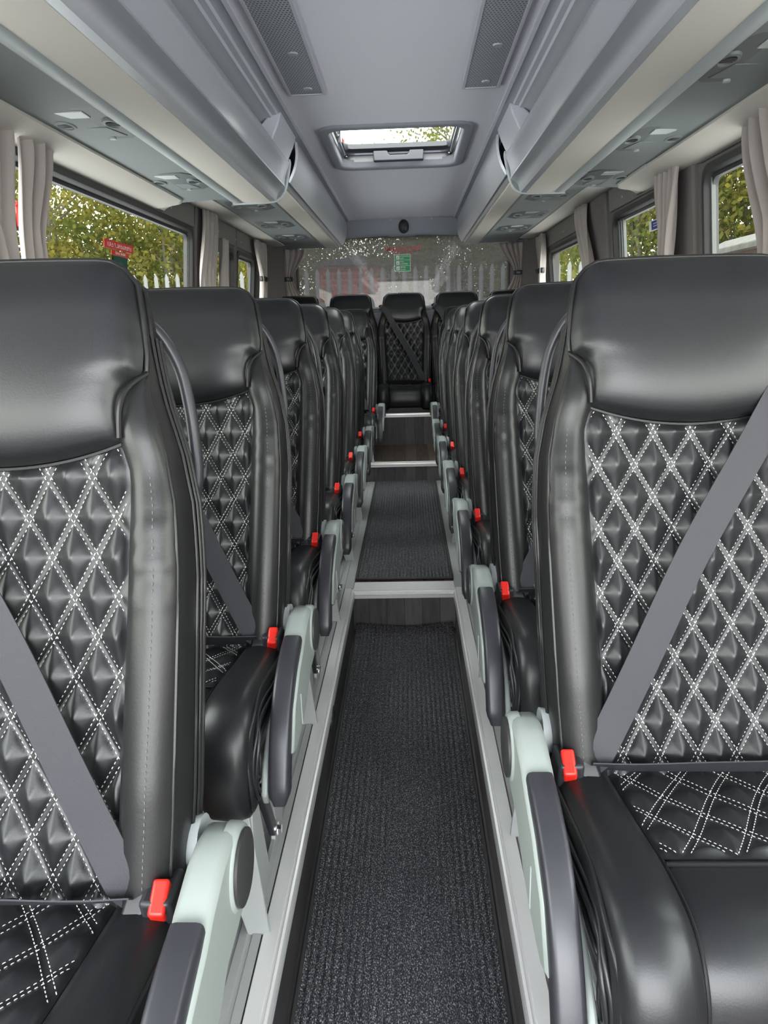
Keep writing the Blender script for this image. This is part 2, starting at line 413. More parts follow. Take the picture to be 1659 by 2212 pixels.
# ------------------------------------------------------------ floor
m = MB()
m.box(-AIS, AIS, YF, 2.9, -.04, 0)
o = m.obj('floor', 'plank_dark', smooth=0); tag(o, kind='structure')
m = MB(); Y1, Y2, Y3 = 2.84, 5.0, 5.80; Z2, Z3 = .305, .555
for sx in (-1, 1):
    m.box(min(sx*AIS, sx*1.21), max(sx*AIS, sx*1.21), YF, Y1, -.04, PLAT)
m.box(-1.21, 1.21, Y1, Y2, -.04, PLAT); m.box(-1.21, 1.21, Y2, Y3, -.04, Z2)
o = m.obj('floor', ['plank_brown'], smooth=0); tag(o, kind='structure')
m = MB(); m.box(-1.21, 1.21, Y3, YR, -.04, Z3); o = m.obj('floor', 'plank_brown', smooth=0); tag(o, kind='structure')
# dark plank risers
def riser(x0, x1, y, z0, z1):
    m = MB(); m.box(x0, x1, y-.006, y, z0, z1); trim(m, 'plank_dark', 0)
riser(-AIS, AIS, Y1, 0, PLAT); riser(-1.18, 1.18, Y2, PLAT, Z2); riser(-1.18, 1.18, Y3, Z2, Z3)
for sx in (-1, 1):     # sides of the sunken aisle
    m = MB(); v = [(sx*AIS, YF, 0), (sx*AIS, Y1, 0), (sx*AIS, Y1, PLAT), (sx*AIS, YF, PLAT)]
    m.box(min(sx*(AIS-.005), sx*AIS), max(sx*(AIS-.005), sx*AIS), YF, Y1-.006, 0, PLAT-.002); trim(m, 'plank_dark', 0)
# aluminium edge trims: grooved profile
def edge_profile(sx):
    # (x, z) from the aisle outward: nose, grooves, flat top
    return [(AIS-.012, PLAT-.026), (AIS-.012, PLAT-.004), (AIS-.009, PLAT+.003), (AIS-.004, PLAT+.004), (AIS-.003, PLAT+.001), (AIS+.002, PLAT+.001), (AIS+.003, PLAT+.005),
            (AIS+.030, PLAT+.005), (AIS+.032, PLAT+.001), (AIS+.032, PLAT-.01), (AIS-.006, PLAT-.01), (AIS-.006, PLAT-.026)]
for sx in (-1, 1):
    m = MB(); pr_ = edge_profile(sx); m.loft([[(sx*x, y, z) for x, z in pr_] for y in (YF, Y1+.02)]); trim(m, 'aluminium', 0)
    m = MB()   # seat rail strip: ribbed grey profile behind the edge trim
    pr_ = [(AIS+.034, PLAT), (AIS+.034, PLAT+.004), (AIS+.050, PLAT+.004), (AIS+.052, PLAT+.001), (AIS+.058, PLAT+.001), (AIS+.060, PLAT+.006), (AIS+.074, PLAT+.006), (AIS+.076, PLAT+.001), (AIS+.082, PLAT+.001), (AIS+.084, PLAT+.004), (AIS+.105, PLAT+.004), (AIS+.107, PLAT)]
    m.loft([[(sx*x, y, z) for x, z in pr_] for y in (YF, Y2-.01)]); trim(m, 'platform_grey', 0)
    m = MB(); m.box(min(sx*(AIS-.004), sx*(AIS+.033)), max(sx*(AIS-.004), sx*(AIS+.033)), Y1+.022, Y2-.01, PLAT, PLAT+.005); trim(m, 'platform_grey', .001)
def nosing(x0, x1, y, z, depth=.055, drop=.026):
    m = MB(); pr_ = [(y-.014, z-drop), (y-.014, z-drop*.45), (y-.010, z-drop*.45+.001), (y-.010, z-drop*.35), (y-.014, z-drop*.3), (y-.013, z+.002), (y-.008, z+.005), (y+.012, z+.005), (y+.014, z+.002), (y+.018, z+.002), (y+.02, z+.005), (y+depth, z+.005), (y+depth, z), (y-.008, z-.001), (y-.008, z-drop)]
    m.loft([[(x, py, pz) for py, pz in pr_] for x in (x0, x1)]); trim(m, 'aluminium', 0)
nosing(-AIS+.006, AIS-.006, Y1-.006, PLAT, .10); nosing(-1.1, 1.1, Y2, Z2, .03); nosing(-1.1, 1.1, Y3, Z3, .03)

# carpet runners with ribs along the aisle
def carpet(name, y0, y1, hw, z, label, curl=0.0, th=.008):
    m = MB(); xs = []; pitch = .0158; n = int(2*hw/pitch*8)
    for i in range(n+1): xs.append(-hw + 2*hw*i/n)
    rows = []; ny = int((y1-y0)/.02)
    for j in range(ny+1):
        y = y0 + (y1-y0)*j/ny; row = [(-hw, y, z)]
        cz = curl*max(0, (y-(y1-.14))/.14)**2
        for x in xs:
            e = min(1, (hw-abs(x))/.012); ph = (x/pitch) % 1
            rib = (.5 - .5*math.cos(2*PI*ph))**.7*.0065*e
            jit = (noise.noise(Vector((x*160, y*120, 0)))*.0012)*e
            row.append((x, y - .018*curl/.03*math.cos(x/hw*1.4)*0, z + th*.6 + rib + jit + cz*(1 - .6*math.cos(x/hw*1.5))))
        row.append((hw, y, z)); rows.append(row)
    m.grid(rows, 0)
    root = m.obj(name, 'ribbed_carpet', smooth=80); tag(root, label, 'carpet')
    b = MB(); t = .011; r_ = .0045
    b.tube([(-hw+.002, y0, z+r_), (hw-.002, y0, z+r_), (hw-.002, y1, z+r_), (-hw+.002, y1, z+r_)], r_, 6, closed=True)
    b = MB()
    for x0, x1, ya, yb in ((-hw-.002, hw+.002, y0-.006, y0+.004), (-hw-.002, -hw+.008, y0, y1), (hw-.008, hw+.002, y0, y1), ): b.box(x0, x1, ya, yb, z, z+.0105)
    b.obj('edge_binding', 'rubber', root, bevel=.003)
    return root
carpet('carpet_runner', YF+.05, 2.81, .205, 0.001, 'black and grey ribbed carpet runner in the sunken aisle nearest the camera', curl=.03)
carpet('carpet_runner', 2.965, 4.97, .211, PLAT+.005, 'black and grey ribbed carpet runner on the raised aisle behind the first metal-edged step')

# round black lamp in the aisle side
m = MB(); zc, yc = .115, 1.92
m.loft([[(x, yc + r_*math.cos(t), zc + r_*math.sin(t)) for t in [2*PI*k/28 for k in range(28)]] for x, r_ in ((-AIS+.006, .040), (-AIS+.012, .040), (-AIS+.016, .036), (-AIS+.016, .030), (-AIS+.012, .026))])
o = m.obj('step_lamp', 'black_plastic'); tag(o, 'round black step lamp set in the dark left side of the sunken aisle', 'lamp')

# ------------------------------------------------------------ rear end
m = MB()
XR, ZB, ZT = .93, 1.40, 1.995
def rwin(g): # rear glass outline with rounded corners
    return rrect(-XR+g, XR-g, ZB+g, ZT-g, .07-g*.5, 6)
m.box(-1.25, 1.25, YR, YR+.05, -.3, ZB); m.box(-1.25, 1.25, YR, YR+.05, ZT, 2.25); m.box(-1.25, -XR, YR, YR+.05, ZB, ZT); m.box(XR, 1.25, YR, YR+.05, ZB, ZT)
o = m.obj('wall_back', 'wall_fabric', smooth=0); tag(o, kind='structure')
wcount[0] += 1
m = MB(); m.grid([[(x, YR+dy, z) for x, z in rwin(g)] for g, dy in ((-.03, -.002), (-.028, -.014), (.0, -.016), (.006, 0), (.008, .03))], closeu=True)
rw = m.obj('window_%d' % wcount[0], 'rubber'); tag(rw, kind='structure')
m = MB(); m.add([(-XR, YR+.02, ZB), (XR, YR+.02, ZB), (XR, YR+.02, ZT), (-XR, YR+.02, ZT)], [(0, 1, 2, 3)]); m.obj('pane', 'rear_glass', rw, smooth=0)
for sx in (-1, 1):   # angled corner covers
    m = MB(); m.loft([[(sx*x, y, z) for x, y in ((1.21, 5.86), (1.14, 5.9), (1.05, 6.42), (.99, 6.60), (.93, 6.655), (1.21, 6.655))] for z in (.5, 1.2, 1.92, 2.05)])
    trim(m, 'wall_fabric', 0, 40)
    m = MB(); pth = catmull([(sx*.95, 6.62, 1.95), (sx*1.0, 6.6, 1.75), (sx*.985, 6.6, 1.6), (sx*.93, 6.62, 1.48), (sx*.90, 6.62, 1.40)], 6)
    m.strip(pth, [(sx*.03, 0, 0)]*len(pth), [(0, 1, 0)]*len(pth), .012); trim(m, 'header_blue', .004)
m = MB(); m.box(-1.1, 1.1, 6.50, 6.655, 1.365, 1.385); m.box(-1.1, 1.1, 6.50, 6.515, .5, 1.365); trim(m, 'header_blue', .006)
m = MB(); m.tube([(-1.0, 6.50, 1.388), (1.0, 6.50, 1.388)], .009, 8); trim(m, 'rail_grey', 0)
# header above the rear window with camera dome
m = MB(); N = 24; rows = []
for i in range(N+1):
    x = -.52 + 1.04*i/N; cz = 1.962 + .012*(1-(x/.5)**2)*1.0 + (.006 if abs(x) > .09 else -.002)
    rows.append([(x, 6.36 + .02*(x/.5)**2, 2.105), (x, 6.365 + .02*(x/.5)**2, 2.04), (x, 6.385+.02*(x/.5)**2, cz+.01), (x, 6.40+.02*(x/.5)**2, cz), (x, 6.655, cz+.02), (x, 6.655, 2.12)])
m.grid(rows, closeu=True); trim(m, 'header_blue', 0, 50)
for x in (-.09, .25):
    s_ = MB(); s_.tube([(x, 6.362, 2.092), (x, 6.356, 2.092)], .006, 10); s_.obj('screw_cap', 'rail_grey', bpy.data.objects['trim_%d' % tn[0]])
root = MB(); rings = []
for r_, dy in ((1, .006), (1, -.006), (.92, -.014), (.7, -.026), (.4, -.034), (.1, -.036)):
    rings.append([(.018 + .044*r_*math.cos(t), 6.366 + dy, 2.037 + .056*r_*math.sin(t)) for t in [2*PI*k/28 for k in range(28)]])
root.loft(rings); o = root.obj('dome_camera', 'black_plastic', smooth=60); tag(o, 'oval black dome camera on the header above the rear window', 'camera')
m = MB(); m.tube([(.018, 6.334, 2.022), (.018, 6.322, 2.018)], .013, 14); m.obj('camera_lens', 'rubber', o)
m = MB(); m.tube([(.002, 6.338, 2.022), (.01, 6.332, 2.030), (.018, 6.328, 2.033), (.026, 6.332, 2.030), (.034, 6.338, 2.022)], .0022, 6); m.obj('bracket', 'rail_grey', o)
# front end with the windscreen opening
m = MB(); m.box(-1.25, 1.25, YF-.05, YF, -.3, .55); m.box(-1.25, 1.25, YF-.05, YF, 2.06, 2.25); m.box(-1.25, -1.12, YF-.05, YF, .55, 2.06); m.box(1.12, 1.25, YF-.05, YF, .55, 2.06)
o = m.obj('wall_front', 'wall_fabric', smooth=0); tag(o, kind='structure')
wcount[0] += 1; m = MB(); m.add([(-1.12, YF-.02, .55), (1.12, YF-.02, .55), (1.12, YF-.02, 2.06), (-1.12, YF-.02, 2.06)], [(3, 2, 1, 0)])
o = m.obj('window_%d' % wcount[0], 'windscreen', smooth=0); tag(o, kind='structure')

# ------------------------------------------------------------ stickers on the glass
XY = lambda x, y, z: Matrix.Translation((x, y, z))
FACE_REAR = Matrix(((1, 0, 0), (0, 0, -1), (0, 1, 0))).to_4x4()       # text plane seen from the front (looking +Y)
yg = YR - .004
t = text_obj('lettering', 'EMERGENCY EXIT', .0500, 'sign_red', XY(.006, yg, 1.890) @ Matrix.Rotation(math.radians(-1.2), 4, 'Y') @ FACE_REAR, width=.32, bold=.0005)
tag(t, 'red EMERGENCY EXIT lettering across the rear window', 'lettering')
t = text_obj('lettering', 'BREAK GLASS', .026, 'sign_red', XY(.012, yg, 1.859) @ Matrix.Rotation(math.radians(-1.2), 4, 'Y') @ FACE_REAR, width=.165, bold=.0)
tag(t, 'smaller red BREAK GLASS lettering above the green rear window sign', 'lettering')
m = MB(); m.box(-.071, .071, yg-.001, yg+.001, 1.702, 1.846); sg = m.obj('safety_sign', 'white', smooth=0); tag(sg, 'green and white three-row emergency sign on the rear window', 'sign')
m = MB(); m.prism([(-.067, 1.716), (-.057, 1.706), (.067, 1.706), (.067, 1.842), (-.067, 1.842)], 1, yg-.002, yg-.001); m.obj('green_field', 'sign_green', sg, smooth=0)
m = MB(); m.box(-.067, .067, yg-.003, yg-.002, 1.797, 1.799); m.box(-.067, .067, yg-.003, yg-.002, 1.749, 1.751); m.obj('divider_line', 'white', sg, smooth=0)
for zc, t1, t2 in ((1.820, 'EMERGENCY', 'EXIT'), (1.774, 'PULL', 'HAMMER'), (1.728, 'BREAK', 'GLASS')):
    m = MB(); m.box(-.055, -.026, yg-.003, yg-.002, zc-.016, zc+.016); pic = m.obj('pictogram', 'white', sg, smooth=0)
    m = MB(); m.tube([(-.049, yg-.004, zc-.012), (-.041, yg-.004, zc-.001), (-.036, yg-.004, zc+.007)], .0022, 5); m.tube([(-.041, yg-.004, zc-.001), (-.034, yg-.004, zc-.010)], .002, 5); m.obj('figure', 'sign_green', pic)
    for dz, tt in ((.009, t1), (-.010, t2)):
        text_obj('lettering', tt, .0165, 'white', XY(-.020, yg-.0032, zc+dz) @ FACE_REAR, sg, align='LEFT')
m = MB(); m.box(-.012, .047, yg-.001, yg+.001, 1.533, 1.592); o = m.obj('sticker', 'white', smooth=0); tag(o, 'small square white sticker low on the rear window', 'sticker')

def side_plate(sx, y0, y1, z0, z1, off, dz=.0, th=.0008):
    v = []
    for o in (off, off+th):
        for y, z in ((y0, z0), (y1, z0), (y1, z1), (y0, z1)): v.append((sx*(xw(z)+o), y, z + dz*(y-y0)))
    return v, [(0, 1, 2, 3), (4, 7, 6, 5), (0, 4, 5, 1), (1, 5, 6, 2), (2, 6, 7, 3), (3, 7, 4, 0)]
def plate_obj(name, matn, sx, y0, y1, z0, z1, off=.02, parent=None, **k):
    m = MB(); m.add(*side_plate(sx, y0, y1, z0, z1, off, **k)); return m.obj(name, matn, parent, smooth=0)
def side_text(name, body, size, matn, sx, y, z, off, parent, rev=False, sxs=1.0):
    # text lying on the side glass; rev = mirrored when seen from inside
    d = 1 if sx < 0 else -1
    if rev: d = -d
    M_ = Matrix.Translation((sx*(xw(z)+off), y, z)) @ Matrix(((0, 0, 1), (d, 0, 0), (0, 1, 0))).to_4x4()
    return text_obj(name, body, size, matn, M_, parent, sx=sxs, extr=.0002)
s1 = plate_obj('sticker', 'sign_red', -1, 2.98, 3.29, 1.585, 1.617, .022); tag(s1, 'red reversed emergency exit banner on the left front window', 'sticker')
side_text('lettering', 'EMERGENCY EXIT', .030, 'white', -1, 3.135, 1.601, .0215, s1, rev=True, sxs=1.1)
s1 = plate_obj('sticker', 'sign_red', -1, 3.05, 3.24, 1.563, 1.580, .022); tag(s1, 'narrow red reversed sticker under the banner on the left window', 'sticker')
side_text('lettering', 'BREAK GLASS', .015, 'white', -1, 3.145, 1.5715, .0215, s1, rev=True, sxs=1.2)
s1 = plate_obj('safety_sign', 'dark_green', -1, 3.07, 3.22, 1.40, 1.560, .022); tag(s1, 'dark green reversed emergency sign stuck on the left front window', 'sign')
for zz in (1.452, 1.507): plate_obj('divider_line', 'sign_green', -1, 3.072, 3.218, zz, zz+.003, .0214, s1)
for zz, tt in ((1.532, 'EXIT'), (1.478, 'HAMMER')): side_text('lettering', tt, .02, 'sign_green', -1, 3.145, zz, .0215, s1, rev=True)
plate_obj('edge_strip', 'leaf_green', -1, 3.05, 3.07, 1.40, 1.560, .0214, s1)
s1 = plate_obj('sticker', 'sign_red', -1, 4.60, 4.72, 1.66, 1.70, .018); tag(s1, 'small red sticker at the top of the second left window', 'sticker')
s1 = plate_obj('sticker', 'white', 1, 3.385, 3.55, 1.632, 1.676, .020); tag(s1, 'blue and white sticker on the second right window', 'sticker')
plate_obj('blue_field', 'sign_blue', 1, 3.39, 3.515, 1.636, 1.672, .0194, s1)
for zz in (1.648, 1.659): plate_obj('text_line', 'white', 1, 3.40, 3.49, zz, zz+.003, .019, s1)
s1 = plate_obj('sticker', 'dark_green', 1, 4.70, 4.86, 1.55, 1.68, .020); tag(s1, 'dark green sticker half hidden by the curtain on the third right window', 'sticker')
for zz in (1.59, 1.64): plate_obj('text_line', 'sign_green', 1, 4.75, 4.84, zz, zz+.003, .019, s1)
# hammer holder and sticker between the front-left curtains
M0 = MB(); M0.box(-1.072, -1.055, 2.055, 2.125, 1.600, 1.70); 
st = plate_obj('sticker', 'white', -1, 2.225, 2.285, 1.455, 1.545, -.055); tag(st, 'red and white sticker with a white star between the left curtains', 'sticker')
plate_obj('red_field', 'sign_red', -1, 2.229, 2.281, 1.489, 1.541, -.0556, st)
m = MB(); pts = []
for k in range(16):
    a = PI*k/8; r_ = .022 if k % 2 == 0 else .011; y, z = 2.255 + r_*math.sin(a), 1.515 + r_*math.cos(a); pts.append((-(xw(z)-.0566), y, z))
pts2 = [(x-.0006, y, z) for x, y, z in pts]; m.add(pts + pts2, [tuple(range(16)), tuple(range(31, 15, -1))] + [(i, (i+1) % 16, (i+1) % 16+16, i+16) for i in range(16)]); m.obj('star', 'white', st, smooth=0)
for zz in (1.480, 1.473, 1.466): plate_obj('text_line', 'sign_red', -1, 2.234, 2.276, zz, zz+.002, -.0556, st)
hm = empty('emergency_hammer', (-1.085, 2.195, 1.585)); hm.scale = (.7, .7, .7); tag(hm, 'red emergency hammer hanging between the left curtains above the star sticker', 'hammer')
m = MB(); m.tube([(0, 0, -.035), (0, 0, .045)], [.012, .010], 10); m.obj('handle', 'red_plastic', hm)
m = MB(); m.tube([(-.0, -.02, .055), (0, .02, .055)], .012, 10); m.tube([(0, -.03, .055), (0, -.02, .055)], [.002, .008], 8); m.tube([(0, .02, .055), (0, .03, .055)], [.008, .002], 8); m.obj('hammer_head', 'red_plastic', hm)
m = MB(); m.box(-.024, -.010, -.018, .018, -.05, .02); m.obj('wall_holder', 'black_plastic', hm, bevel=.003)

# ------------------------------------------------------------ curtains
def curtain(label, pts_top, pts_mid, pts_bot, folds, amp=.016, tie=False, group=None, inward=None, ends=(1.80, 1.55, .98)):
    # each pts_*: ((x0,y0),(x1,y1)) horizontal span of the cloth at three heights
    m = MB(); zt, zm, zb = ends; NU = folds*10; NV = 30; rows = []
    rs = np.random.RandomState(abs(hash(label)) % 1000 if False else len(label)*7)
    ph = rs.rand(4)*6
    for j in range(NV+1):
        t = j/NV; z = lerp(zt, zb, t)
        if z > zm:
            k = sstep(0, 1, (zt - z)/(zt - zm)); A = [lerp(Vector(a), Vector(b), k) for a, b in zip(pts_top, pts_mid)]
        else:
            k = sstep(0, 1, (zm - z)/(zm - zb)); A = [lerp(Vector(a), Vector(b), k) for a, b in zip(pts_mid, pts_bot)]
        d = A[1] - A[0]; L = d.length; nrm = Vector((-d.y, d.x)).normalized()
        row = []
        for i in range(NU+1):
            u = i/NU; a = amp*(1 + .35*math.sin(ph[0] + u*5 + z*3))
            o = a*math.sin(2*PI*folds*u + .8*math.sin(z*5 + ph[1] + u*4)) + .3*a*math.sin(2*PI*folds*2.3*u + ph[2] + z*7)
            p = A[0] + d*(u + .012*math.sin(z*9 + ph[3])) + nrm*o
            row.append((p.x, p.y, z))
        rows.append(row)
    m.grid(rows); o = m.obj('curtain', 'curtain', smooth=80)
    s_ = o.modifiers.new('thick', 'SOLIDIFY'); s_.thickness = .0012
    tag(o, label, 'curtain', group)
    if tie:
        A = [Vector(a) for a in pts_mid]; c = (A[0] + A[1])/2; d = A[1]-A[0]; t = MB(); n_ = Vector((-d.y, d.x)).normalized(); rr = d.length/2 + .006
        ring = [(c.x + d.normalized().x*rr*math.cos(q) + n_.x*(amp+.012)*math.sin(q), c.y + d.normalized().y*rr*math.cos(q) + n_.y*(amp+.012)*math.sin(q)) for q in [2*PI*k/24 for k in range(24)]]
        t.grid([[(x, y, zm - .018 + .036*q + .0) for x, y in ring] for q in (0, .33, .66, 1)], closeu=True)
        tb = t.obj('tie_band', 'black_plastic', o, smooth=60); s2 = tb.modifiers.new('thick', 'SOLIDIFY'); s2.thickness = .003
        b_ = MB(); side = -1 if c.x > 0 else 1
        b_.tube([(c.x + side*(amp+.015), c.y - .01, zm), (c.x + side*(amp+.024), c.y - .014, zm)], .013, 14); b_.obj('button', 'rubber', tb)
    return o
XC = 1.06
curtain('taupe curtain gathered at the left edge of the picture, before the red hammer', ((-XC, 1.50), (-XC, 2.17)), ((-1.06, 1.65), (-1.06, 2.09)), ((-XC-.03, 1.7), (-XC-.03, 2.05)), 7, .022, ends=(1.83, 1.5, .98))
curtain('taupe curtain bunched at the near side of the large left window', ((-XC, 2.20), (-XC, 2.41)), ((-1.06, 2.145), (-1.06, 2.25)), ((-1.09, 2.10), (-1.09, 2.22)), 3, .016, ends=(1.83, 1.5, .98))
curtain('taupe curtain hanging between the large left window and the sliding left window', ((-XC, 4.14), (-XC, 4.42)), ((-1.07, 4.02), (-1.07, 4.24)), ((-1.09, 3.98), (-1.09, 4.12)), 4, .018, ends=(1.90, 1.45, .98))
curtain('pinkish taupe curtain on the near edge of the left sliding window', ((-XC, 4.50), (-XC, 4.64)), ((-1.07, 4.42), (-1.07, 4.62)), ((-1.09, 4.42), (-1.09, 4.6)), 3, .014, ends=(1.78, 1.45, .98))
curtain('taupe curtain tied back by the last left window', ((-XC, 5.50), (-XC, 5.84)), ((-1.06, 5.66), (-1.06, 5.78)), ((-1.08, 5.58), (-1.08, 5.76)), 5, .016, tie=True, ends=(1.88, 1.615, .98))
curtain('grey curtain at the right edge of the picture over the near right window', ((XC, 1.7), (XC, 2.43)), ((1.07, 1.6), (1.07, 2.22)), ((1.10, 1.7), (1.10, 2.2)), 8, .022, ends=(1.84, 1.42, .98))
curtain('taupe curtain against the pillar between the two nearest right windows', ((XC, 2.96), (XC, 3.17)), ((1.07, 3.00), (1.07, 3.14)), ((1.10, 3.0), (1.10, 3.12)), 4, .016, ends=(1.83, 1.45, .98))
curtain('taupe curtain swept back between the second and third right windows', ((XC, 4.42), (XC, 4.65)), ((1.07, 4.22), (1.07, 4.40)), ((1.10, 4.15), (1.10, 4.28)), 4, .018, ends=(1.89, 1.46, .98))
curtain('taupe curtain tied back by the last right window', ((XC, 5.72), (XC, 6.02)), ((1.05, 5.68), (1.05, 5.80)), ((1.08, 5.62), (1.08, 5.8)), 5, .016, tie=True, ends=(1.88, 1.615, .98))
curtain('brown curtain tied at the left side of the rear window', ((-1.04, 6.50), (-.83, 6.53)), ((-1.02, 6.50), (-.955, 6.53)), ((-1.0, 6.50), (-.84, 6.53)), 4, .012, tie=True, ends=(1.90, 1.655, 1.39))
curtain('brown curtain tied at the right side of the rear window', ((.83, 6.53), (1.04, 6.50)), ((.955, 6.53), (1.02, 6.50)), ((.84, 6.53), (1.0, 6.50)), 4, .012, tie=True, ends=(1.90, 1.655, 1.39))
# ------------------------------------------------------------ seats
# local frame of a seat: +x towards the aisle, -y towards the front of the bus, z from the platform; y = 0 at the belt buckle
TH = math.atan(.2/.738); ST, CT = math.sin(TH), math.cos(TH)
ZP = .60 - PLAT
def bk(u, s, d):   # backrest frame -> local; s up along the back, d out of its face
    return Vector((u, .005 + s*ST - d*CT, ZP + s*CT + d*ST))
BN = Vector((0, -CT, ST))
def hw(s): return interp(s, [-.14, -.02, .1, .3, .38, .46, .53, .60, .66, .70, .76], [.20, .214, .222, .228, .230, .226, .212, .190, .178, .172, .160])
def ui(s): return interp(s, [-.14, 0, .25, .45, .50, .54, .60, .64], [.130, .134, .148, .157, .157, .148, .148, .155])
def uip(s): return interp(s, [-.14, 0, .25, .45, .53, .60], [.130, .134, .148, .157, .159, .163])
def bh(s): return interp(s, [-.14, 0, .12, .30, .42, .50, .56, .61, .66], [.030, .052, .056, .048, .044, .034, .022, .008, .0])
def diamond_h(x, y, w_, h_, x0=0, y0=0):
    # quilt height field: 0 in the stitched channels, ~1 in the middle of a pad
    a = (x-x0)/w_ + (y-y0)/h_; b = (x-x0)/w_ - (y-y0)/h_
    fa = abs((a % 1) - .5)*2; fb = abs((b % 1) - .5)*2     # 1 on the line, 0 in the middle
    k = w_*h_/math.hypot(w_, h_)        # perpendicular spacing
    da = (1-fa)*k/2; db = (1-fb)*k/2    # distance to nearest line
    def g(d): return 0 if d < .0036 else min(1, (d-.0036)/(k/2-.0036))
    A, B = g(da), g(db); mn = min(A, B); return (.30*mn + .70*A*B)**.62
def quilt_lines(x0, x1, y0, y1, w_, h_, off, cx=0, cy=0):
    # returns list of segments (p, q) of the double seams in the rectangle
    out = []; L = math.hypot(w_, h_)
    for sgn in (1, -1):
        # lines: (x-cx)/w + sgn*(y-cy)/h = n
        nmin = int(math.floor(min((x-cx)/w_ + sgn*(y-cy)/h_ for x in (x0, x1) for y in (y0, y1)))) - 1
        nmax = int(math.ceil(max((x-cx)/w_ + sgn*(y-cy)/h_ for x in (x0, x1) for y in (y0, y1)))) + 1
        for n in range(nmin, nmax+1):
            for o in (-off, off):
                n2 = n + o*math.hypot(1/w_, 1/h_)
                pts = []
                # clip
                ts = []
                for y in (y0, y1):
                    x = cx + w_*(n2 - sgn*(y-cy)/h_)
                    if x0 <= x <= x1: ts.append((x, y))
                for x in (x0, x1):
                    y = cy + sgn*h_*(n2 - (x-cx)/w_)
                    if y0 < y < y1: ts.append((x, y))
                if len(ts) >= 2: 
                    a = min(ts); b = max(ts)
                    if math.hypot(a[0]-b[0], a[1]-b[1]) > .012: out.append((a, b))
    return out

def hs_bottom(u):   # lower seam of the headrest: smile curve
    a = min(1, abs(u)/.158); return .512 + .028*a**2.0
PW, PH = .0575, .099
def panel_d(u, s):  # underlying face of the quilted panel, slightly hollow
    return .002 + .010*(u/.16)**2 + .012*sstep(.42, .54, s) + .012*sstep(.12, -.02, s)
def panel_point(u, s):
    e = min(1, max(0, (uip(s) + .008 - abs(u))/.012), 1)
    top = min(1, max(0, (hs_bottom(u)+.006-s)/.02))
    return bk(u, s, panel_d(u, s) + .0150*diamond_h(u, s, PW, PH, 0, .30)*e*top - .004*(1-top))

def build_backrest():
    m = MB(); rings = []; SS = [-.14 + (.75+.14)*k/58 for k in range(59)]
    for s in SS:
        H, I, B = hw(s), ui(s), bh(s); kk = sstep(.49, .56, s)*(1-sstep(.60, .66, s))
        tk = .085 - .03*sstep(.5, .75, s)
        half = [(0, -.010), (I*.5, -.010), (I-.004, -.006)]
        wd = H - I
        for f, g in ((.06, .35), (.16, .72), (.30, .95), (.46, 1.02), (.62, 1.0), (.76, .92), (.87, .78)):
            half.append((I + wd*f, B*g + .016*kk))
        wr = .0035*sum(math.exp(-((s-c)/.006)**2)*a for c, a in ((.395, 1), (.412, -.7), (.43, .9), (.372, -.6), (.352, .6), (.448, -.6))) 
        half = [(u, d + (wr if i > 4 else 0)) for i, (u, d) in enumerate(half)]
        half += [(H - .004, B*.55), (H + .001, B*.30 - .006), (H + .002, -.020), (H, -.036), (H + .001, -.050), (H - .001, -tk*.86), (H - .016, -tk), (H*.5, -tk - .006), (0, -tk - .008)]
        ring = [bk(u, s, d) for u, d in half] + [bk(-u, s, d) for u, d in reversed(half[1:-1])]
        rings.append(ring)
    m.loft(rings)
    return m
def headrest_rows(sign):
    rows = []; NP, NQ = 40, 34
    for j in range(NQ+1):
        q = j/NQ; row = []
        for i in range(NP+1):
            p = -1 + 2*i/NP
            # half width by height
            W_ = interp(q, [0, .12, .26, .36, .42, .55, .8, 1], [.160, .160, .160, .166, .180, .181, .176, .168])
            u = p*W_
            top = .768 - .030*max(0, (abs(p)-.70)/.30)**2.6 + .004*(1-p*p)
            bot = hs_bottom(u)
            s = lerp(bot, top, q)
            edge = max(0, 1-abs(p)**5)**.5 * max(0, 1-abs(2*q-1)**7)**.5
            d = .012 + sign*edge*(.030 + .010*math.sin(PI*q) if sign > 0 else .045) - (.004 if sign < 0 else 0)
            d += .010*sstep(.75, .2, q)*(1 if sign > 0 else 0)
            row.append(bk(u, s, d - .035*sstep(.7, 1.0, q)*.3))
        rows.append(row)
    return rows
def build_headrest():
    m = MB(); m.grid(headrest_rows(1)); m.grid(headrest_rows(-1), flip=True); return m
def head_outline(dd=.010, grow=.0):
    pts = []
    for q in [.36 + .64*k/14 for k in range(15)]:
        W_ = interp(q, [.36, .42, .55, .8, 1], [.168, .181, .182, .177, .169]) + grow
        pts.append((W_, lerp(hs_bottom(.15), .768-.030, q)))
    right = pts; top = [(.169*math.cos(a) + 0, 0) for a in ()]
    path = [bk(-u, s, dd - .035*.3*sstep(.7, 1, (s-.53)/.23)) for u, s in right]
    for k in range(1, 20):
        p = -1 + 2*k/20; s = .768 - .030*max(0, (abs(p)-.70)/.30)**2.6 + .004*(1-p*p) + grow; path.append(bk(p*(.168+grow), s, dd - .0105))
    path += [bk(u, s, dd - .035*.3*sstep(.7, 1, (s-.53)/.23)) for u, s in reversed(right)]
    return path
